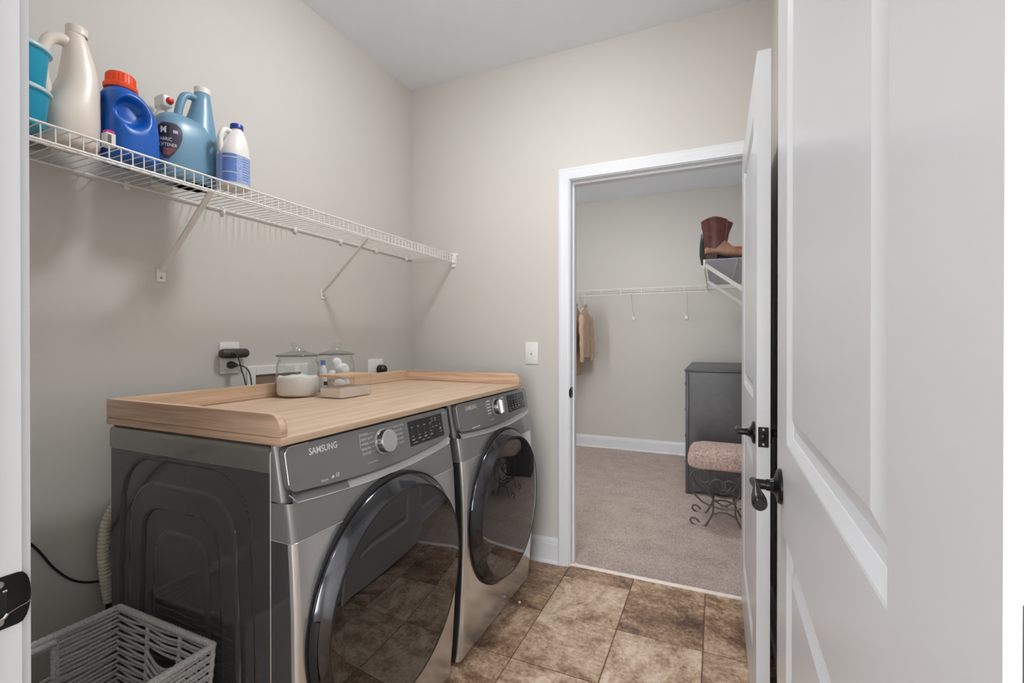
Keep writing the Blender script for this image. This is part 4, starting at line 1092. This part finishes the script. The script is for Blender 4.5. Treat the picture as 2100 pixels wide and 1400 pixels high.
# ================================================================ closet: shelves
t = thing('wire_shelf', 'white wire shelf along the closet back wall', 'shelf', (.9, CY1-.15, 1.72))
zs = 1.722
for nm, y, z, r in (('back_rod', CY1-.008, zs-.004, .0030), ('front_rod', CY1-.300, zs, .0034), ('lip_rod', CY1-.300, zs-.054, .0036)):
    MB().tube([(CX0+.003, y, z), (CX1-.405 if nm != 'back_rod' else CX1-.01, y, z)], r, 7).build(nm, 'shelf_white', t)
b = MB(); x = CX0+.02
while x < CX1-.41:
    b.tube([(x, CY1-.005, zs), (x, CY1-.297, zs)], .0014, 4)
    x += .0262
o = b.build('wire_deck', 'shelf_white', t); o['kind'] = 'stuff'
for x in [CX1-.406-.205*k for k in range(10)]:
    if x > CX0+.02: MB().tube([(x, CY1-.300, zs), (x, CY1-.300, zs-.054)], .0030, 6).build('lip_wire', 'shelf_white', t)
for xb, xt in ((.913, .927), (1.447, 1.466), (.38, .39)):
    br = MB().tube([(xb, CY1-.004, 1.447), (xt, CY1-.296, zs-.050)], .0042, 6).build('brace', 'shelf_white', t)
    MB().rbox(xb-.016, xb+.016, CY1-.012, CY1, 1.412, 1.455, .003, 2).build('brace_foot', 'shelf_white', br)
for x in (1.02, 1.22, 1.38): MB().rbox(x-.007, x+.007, CY1-.014, CY1, zs-.014, zs+.006, .003, 1).build('wall_clip', 'shelf_white', t)

t = thing('wire_shelf', 'white wire shelf on the closet right wall under the boots', 'shelf', (CX1-.2, 1.6, 1.72))
xs0 = 1.652; ye0 = .905
for nm, x, z, r in (('back_rod', CX1-.008, zs-.004, .0030), ('front_rod', xs0, zs, .0034), ('lip_rod', xs0+.002, zs-.050, .0036)):
    MB().tube([(x, ye0, z), (x, CY1-.31 if nm != 'back_rod' else CY1-.32, z)], r, 7).build(nm, 'shelf_white', t)
b = MB(); y = ye0+.004
while y < CY1-.02:
    b.tube([(xs0+.002, y, zs), (CX1-.005, y, zs)], .0015, 4); b.tube([(xs0, y, zs), (xs0+.001, y, zs-.050)], .0013, 4)
    y += .0262
o = b.build('wire_deck', 'shelf_white', t); o['kind'] = 'stuff'
MB().rbox(xs0-.004, xs0+.010, ye0-.006, ye0+.004, zs-.056, zs+.004, .003, 2).build('end_cap', 'shelf_white', t)
MB().tube([(xs0+.20, ye0, zs-.002), (xs0+.20, CY1-.31, zs-.002)], .0028, 6).build('middle_rod', 'shelf_white', t)
for y in (.935, 1.85):
    a, c = Vector((xs0+.010, y, zs-.030)), Vector((CX1-.004, y, 1.395)); dd = (c-a).normalized(); u1 = Vector((0, 1, 0)); n1 = dd.cross(u1)
    br = MB().loft([[tuple(p+u1*u*.005+n1*v*.0125) for u, v in ((-1, -1), (1, -1), (1, 1), (-1, 1))] for p in (a, c)]).build('brace', 'shelf_white', t, smooth=0)
    MB().rbox(CX1-.006, CX1, y-.014, y+.014, 1.355, 1.405, .003, 2).build('brace_foot', 'shelf_white', br)

# blue liner and orange box on the right shelf
tag(MB().rbox(xs0+.012, CX1-.012, ye0+.012, 2.40, zs+.0018, zs+.0058, .0015, 1).build('shelf_liner', 'bin_blue'), 'blue-grey liner sheet lying on the closet shelf under the boots', 'liner')
t = thing('shoe_box', 'orange box on the closet shelf behind the toe of the boot', 'box', (1.93, 1.13, zs))
MB().rbox(1.815, 2.035, 1.142, 1.245, zs+.006, zs+.100, .003, 1).build('box_base', 'box_orange', t)
MB().rbox(1.812, 2.038, 1.139, 1.248, zs+.085, zs+.118, .003, 1).build('box_lid', 'box_orange', t)

# boots
def boot(x0, y0, lab, shaft_m, foot_m, lean, zb):
    t = thing('cowboy_boot', lab, 'boot', (x0+.12, y0, zb), 'boots on the closet shelf')
    # sole and heel
    MB().prism([(x0+.010, 0), (x0+.072, 0), (x0+.078, .034), (x0+.004, .034)], lambda x, z: (x, y0-.029, zb+z), lambda x, z: (x, y0+.029, zb+z)).build('heel', 'boot_sole', t, smooth=0)
    rings = []
    for i in range(15):
        s = i/14; x = x0+.004+.285*s
        w_ = lerp_table([(0, .024), (.15, .032), (.4, .030), (.65, .042), (.85, .034), (1, .010)], s)
        zl = lerp_table([(0, .034), (.25, .034), (.5, .012), (.62, .004), (1, .010)], s)
        rings.append([(x, y0+w_*a, zb+zl+h) for a, h in ((-1, 0), (1, 0), (1, .007), (-1, .007))])
    MB().loft(rings).build('sole', 'boot_sole', t, smooth=30)
    rings = []
    for i in range(22):
        s = i/21; x = x0+.000+.286*s
        w_ = lerp_table([(0, .012), (.05, .024), (.15, .031), (.4, .031), (.65, .040), (.85, .032), (.97, .012), (1, .003)], s)
        lo = lerp_table([(0, .041), (.25, .041), (.5, .019), (.62, .011), (1, .017)], s)
        hi = lerp_table([(0, .075), (.05, .100), (.38, .135), (.46, .120), (.58, .085), (.75, .062), (.92, .044), (1, .024)], s)
        c = (lo+hi)/2; h = (hi-lo)/2
        rings.append([(x, y0+w_*math.copysign(abs(cos(a))**.8, cos(a)), zb+c+h*math.copysign(abs(sin(a))**.8, sin(a))) for a in [2*pi*k/22 for k in range(22)]])
    MB().loft(rings).build('foot', foot_m, t, smooth=60)
    rings = []
    for i in range(16):
        s = i/15; z = .072+.205*s
        hw = lerp_table([(0, .062), (.15, .064), (.4, .070), (.8, .080), (1, .082)], s); xc = x0+.062+lean*s*s
        dp = lerp_table([(0, .031), (.3, .040), (1, .046)], s)
        ring = []
        for k in range(36):
            a = 2*pi*k/36; top = (.016*cos(2*a)*-1+.004) if s > .6 else 0
            dz = -.022*abs(cos(a))**1.5*smooth(.6, 1, s)+(.034*(1-s)*max(0, cos(a))**2*-1 if s < .3 else 0)
            wob = 1+.035*noise.noise(Vector((cos(a)*2, sin(a)*2, s*5+y0*9)))
            ring.append((xc+hw*cos(a)*wob, y0+dp*sin(a)*wob, zb+z+dz))
        rings.append(ring)
    sh = MB().loft(rings).build('shaft', shaft_m, t, smooth=60)
    tp = [(p[0], p[1], p[2]+.001) for p in rings[-1]]
    MB().tube(tp, .0026, 5, closed=True).build('collar', foot_m, sh)
    return t
boot(1.656, .975, 'burgundy and tan cowboy boot at the end of the closet shelf', 'boot_burgundy', 'boot_tan', -.004, zs+.0062)
t2b = boot(1.664, 1.080, 'second burgundy boot of the pair, half hidden behind the first', 'boot_burgundy', 'boot_tan', .022, zs+.0062)
t = thing('patterned_shoe', 'black and white patterned shoe standing upright left of the boots', 'shoe', (1.652, 1.13, zs))
rings = []
for i in range(14):
    s = i/13; z = zs+.0062+.215*s
    w_ = lerp_table([(0, .022), (.2, .032), (.5, .034), (.8, .040), (1, .020)], s); dp = lerp_table([(0, .03), (.3, .036), (.6, .030), (1, .012)], s)
    rings.append([(1.668-.020*s+dp*cos(a), 1.162+w_*sin(a), z) for a in [2*pi*k/20 for k in range(20)]])
MB().loft(rings).build('shoe_upper', 'boot_pattern', t, smooth=60)
MB().loft([[(p[0]-.008, 1.162+(p[1]-1.162)*1.04, p[2]) for p in r[5:16]]+[(p[0]-.004, 1.162+(p[1]-1.162)*.9, p[2]) for p in r[15:4:-1]] for r in rings]).build('shoe_sole', 'logo_black', t, smooth=40)

# dresser seen end-on
t = thing('dresser', 'tall black dresser against the closet right wall', 'dresser', (1.78, 2.09, 0))
dx0, dx1, dy0, dy1 = 1.503, 2.025, 1.469, 2.708
MB().rbox(dx0+.030, dx1, dy0+.004, dy1, .030, .952, .003, 1).build('carcass', 'dresser_black', t)
MB().rbox(dx0, dx1+.004, dy0-.006, dy1, .952, .974, .004, 2).build('dresser_top', 'dresser_edge', t)
MB().rbox(dx0+.006, dx0+.032, dy0-.003, dy0+.03, .004, .952, .005, 2).build('corner_post', 'dresser_edge', t)
MB().rbox(dx0+.006, dx0+.032, dy1-.03, dy1, .004, .952, .005, 2).build('corner_post', 'dresser_edge', t)
for k in range(4):
    for (ya, yb) in ((dy0+.035, (dy0+dy1)/2-.006), ((dy0+dy1)/2+.006, dy1-.035)):
        dw = MB().rbox(dx0+.004, dx0+.030, ya, yb, .07+.22*k, .275+.22*k, .003, 1).build('drawer', 'dresser_black', t)
        MB().lathe([(0, -.022), (.012, -.020), (.013, -.014), (.006, -.008), (.006, .005)], (dx0+.004, (ya+yb)/2, .172+.22*k), 'x', 16).build('knob', 'dresser_edge', dw)
for xx in (dx0+.02, dx1-.05):
    for yy in (dy0+.03, dy1-.05): MB().box(xx, xx+.04, yy-.02, yy+.02, .0, .032).build('foot', 'dresser_black', t, smooth=0)

# vanity stool
sx0, sx1, sy0, sy1 = 1.556, 1.992, .815, 1.135
t = thing('vanity_stool', 'small stool with pink fleece cushion and scrolled iron legs', 'stool', ((sx0+sx1)/2, (sy0+sy1)/2, 0))
n = 12; rings = []
for off, z in ((.030, .372), (.008, .378), (.0, .395), (.0, .440), (.008, .468), (.026, .492), (.060, .505), (.11, .510)):
    rings.append([(x, y, z+.002*noise.noise(Vector((x*60, y*60, z*60)))) for x, y, _ in rr(sx0+off, sx1-off, sy0+off, sy1-off, z, max(.05, .07-off*.3), 8)])
MB().loft(rings).build('cushion', 'boucle_pink', t, smooth=60, label='pink fleece seat cushion')
cxs = (sx0+sx1)/2
def fr(y, pts, r, nm, both=True):
    for sg in ((1, -1) if both else (1,)):
        MB().tube(catmull([(cxs-sg*(cxs-x), y, z) for x, z in pts], 5), r, 7).build(nm, 'iron_brown', t, smooth=60)
def px(c, r_):  # helper: crop tracing turned into the frame plane (x, z)
    return (1.573+(c-205)*.000927, .372-(r_-890)*.000885)
big = [px(*p) for p in ((268, 950), (278, 978), (305, 988), (330, 965), (322, 922), (285, 897), (238, 905), (208, 945), (204, 1005), (222, 1062), (258, 1108), (305, 1142), (370, 1162), (442, 1172))]
mid = [px(*p) for p in ((375, 1000), (400, 1032), (425, 1025), (430, 990), (400, 962), (358, 965), (330, 1000), (325, 1045), (345, 1092), (390, 1130), (442, 1150))]
leg = [px(*p) for p in ((352, 1100), (354, 1160), (350, 1205), (330, 1255), (300, 1305), (262, 1312), (225, 1303), (208, 1280), (218, 1258), (245, 1262), (266, 1284))]
arch = [px(*p) for p in ((352, 1212), (395, 1196), (442, 1193))]
for y in (sy0+.035, sy1-.035):
    fr(y, big, .0055, 'scroll'); fr(y, mid, .0050, 'inner_scroll'); fr(y, leg, .0060, 'leg'); fr(y, arch, .0055, 'leg_arch')
    fr(y, [(sx0+.02, .370), (cxs, .370)], .0060, 'seat_rail')
for sg in (1, -1):
    x = cxs-sg*(cxs-sx0-.03)
    MB().tube([(x, sy0+.035, .370), (x, sy1-.035, .370)], .006, 7).build('seat_rail', 'iron_brown', t)
    x = cxs-sg*(cxs-px(352, 1150)[0]); MB().tube([(x, sy0+.035, px(352, 1150)[1]), (x, sy1-.035, px(352, 1150)[1])], .005, 7).build('stretcher', 'iron_brown', t)

# hanging jackets
def jacket(x, lab, m, zt, zb_, hw, lean, seed, wsc=1.0):
    t = thing('jacket', lab, 'jacket', (x, CY1-.30, zt), 'jackets hanging in the closet')
    yc = CY1-.300; rings = []
    for i in range(26):
        s = i/25; z = zt-.03-(zt-.03-zb_)*s
        w_ = hw*lerp_table([(0, .18), (.05, .42), (.12, .80), (.18, .96), (.35, 1.0), (.8, 1.02), (1, 1.0)], s)
        d_ = wsc*lerp_table([(0, .016), (.1, .030), (.3, .036), (.7, .038), (1, .034)], s)
        ring = []
        for k in range(40):
            a = 2*pi*k/40
            f = 1+.22*noise.noise(Vector((cos(a)*2.2+seed, sin(a)*2.2, s*3.2)))+.16*sin(a*7+seed+s*2)*s
            ring.append((x+lean*s+d_*f*cos(a), yc+w_*sin(a), z+.012*noise.noise(Vector((cos(a)*3, seed, sin(a)*3)))*s))
        rings.append(ring)
    bd = MB().loft(rings).build('jacket_body', m, t, smooth=70)
    for sg in (1, -1):
        pts = catmull([(x+lean*.2+.01, yc+sg*hw*.80, zt-.125), (x+lean*.4+.015, yc+sg*hw*.98, zt-.24), (x+lean*.6+.020, yc+sg*hw*1.0, zt-.42), (x+lean*.8+.018, yc+sg*hw*.94, zt-.60)], 6)
        MB().tube(pts, [.038-.012*i/(len(pts)-1)+.004*sin(i*1.3+seed) for i in range(len(pts))], 14, flat=.8).build('sleeve', m, t, smooth=70)
    MB().tube(catmull([(x, yc-.035, zt-.030), (x+.012, yc-.05, zt-.012), (x+.012, yc, zt-.004), (x+.012, yc+.05, zt-.012), (x, yc+.035, zt-.030)], 5), .009, 8, flat=.6).build('collar', m, t, smooth=70)
    MB().tube(catmull([(x, yc, zt-.035), (x, yc, zt+.03), (x, yc+.004, 1.640), (x, yc-.012, 1.668), (x, yc, 1.688-.002), (x, yc+.014, 1.672)], 6), .0024, 6).build('hanger_hook', 'hanger_white', t)
    MB().tube([(x, yc-hw*.85, zt-.085), (x, yc-hw*.4, zt-.05), (x, yc, zt-.025), (x, yc+hw*.4, zt-.05), (x, yc+hw*.85, zt-.085)], .006, 7).build('hanger_bar', 'hanger_white', t)
jacket(.345, 'beige jacket hanging nearest the closet doorway edge', 'jacket_beige', 1.590, .82, .205, .0, 1.3)
jacket(.448, 'tan jacket hanging in the middle of the three', 'jacket_beige', 1.575, 1.02, .200, .01, 4.7, .75)
jacket(.240, 'grey jacket hanging furthest left behind the beige one', 'jacket_grey', 1.580, .80, .205, .0, 8.1)

# scrap of lint on the tiles
tag(MB().loft([sring(.0002+.0035*k, .905+.001*k, -.425, .007-.0015*k, .004-.0008*k, 2, 10) for k in range(3)]).build('lint_scrap', 'cap_white'), 'tiny white scrap of lint on the tiles by the dryer', 'lint')
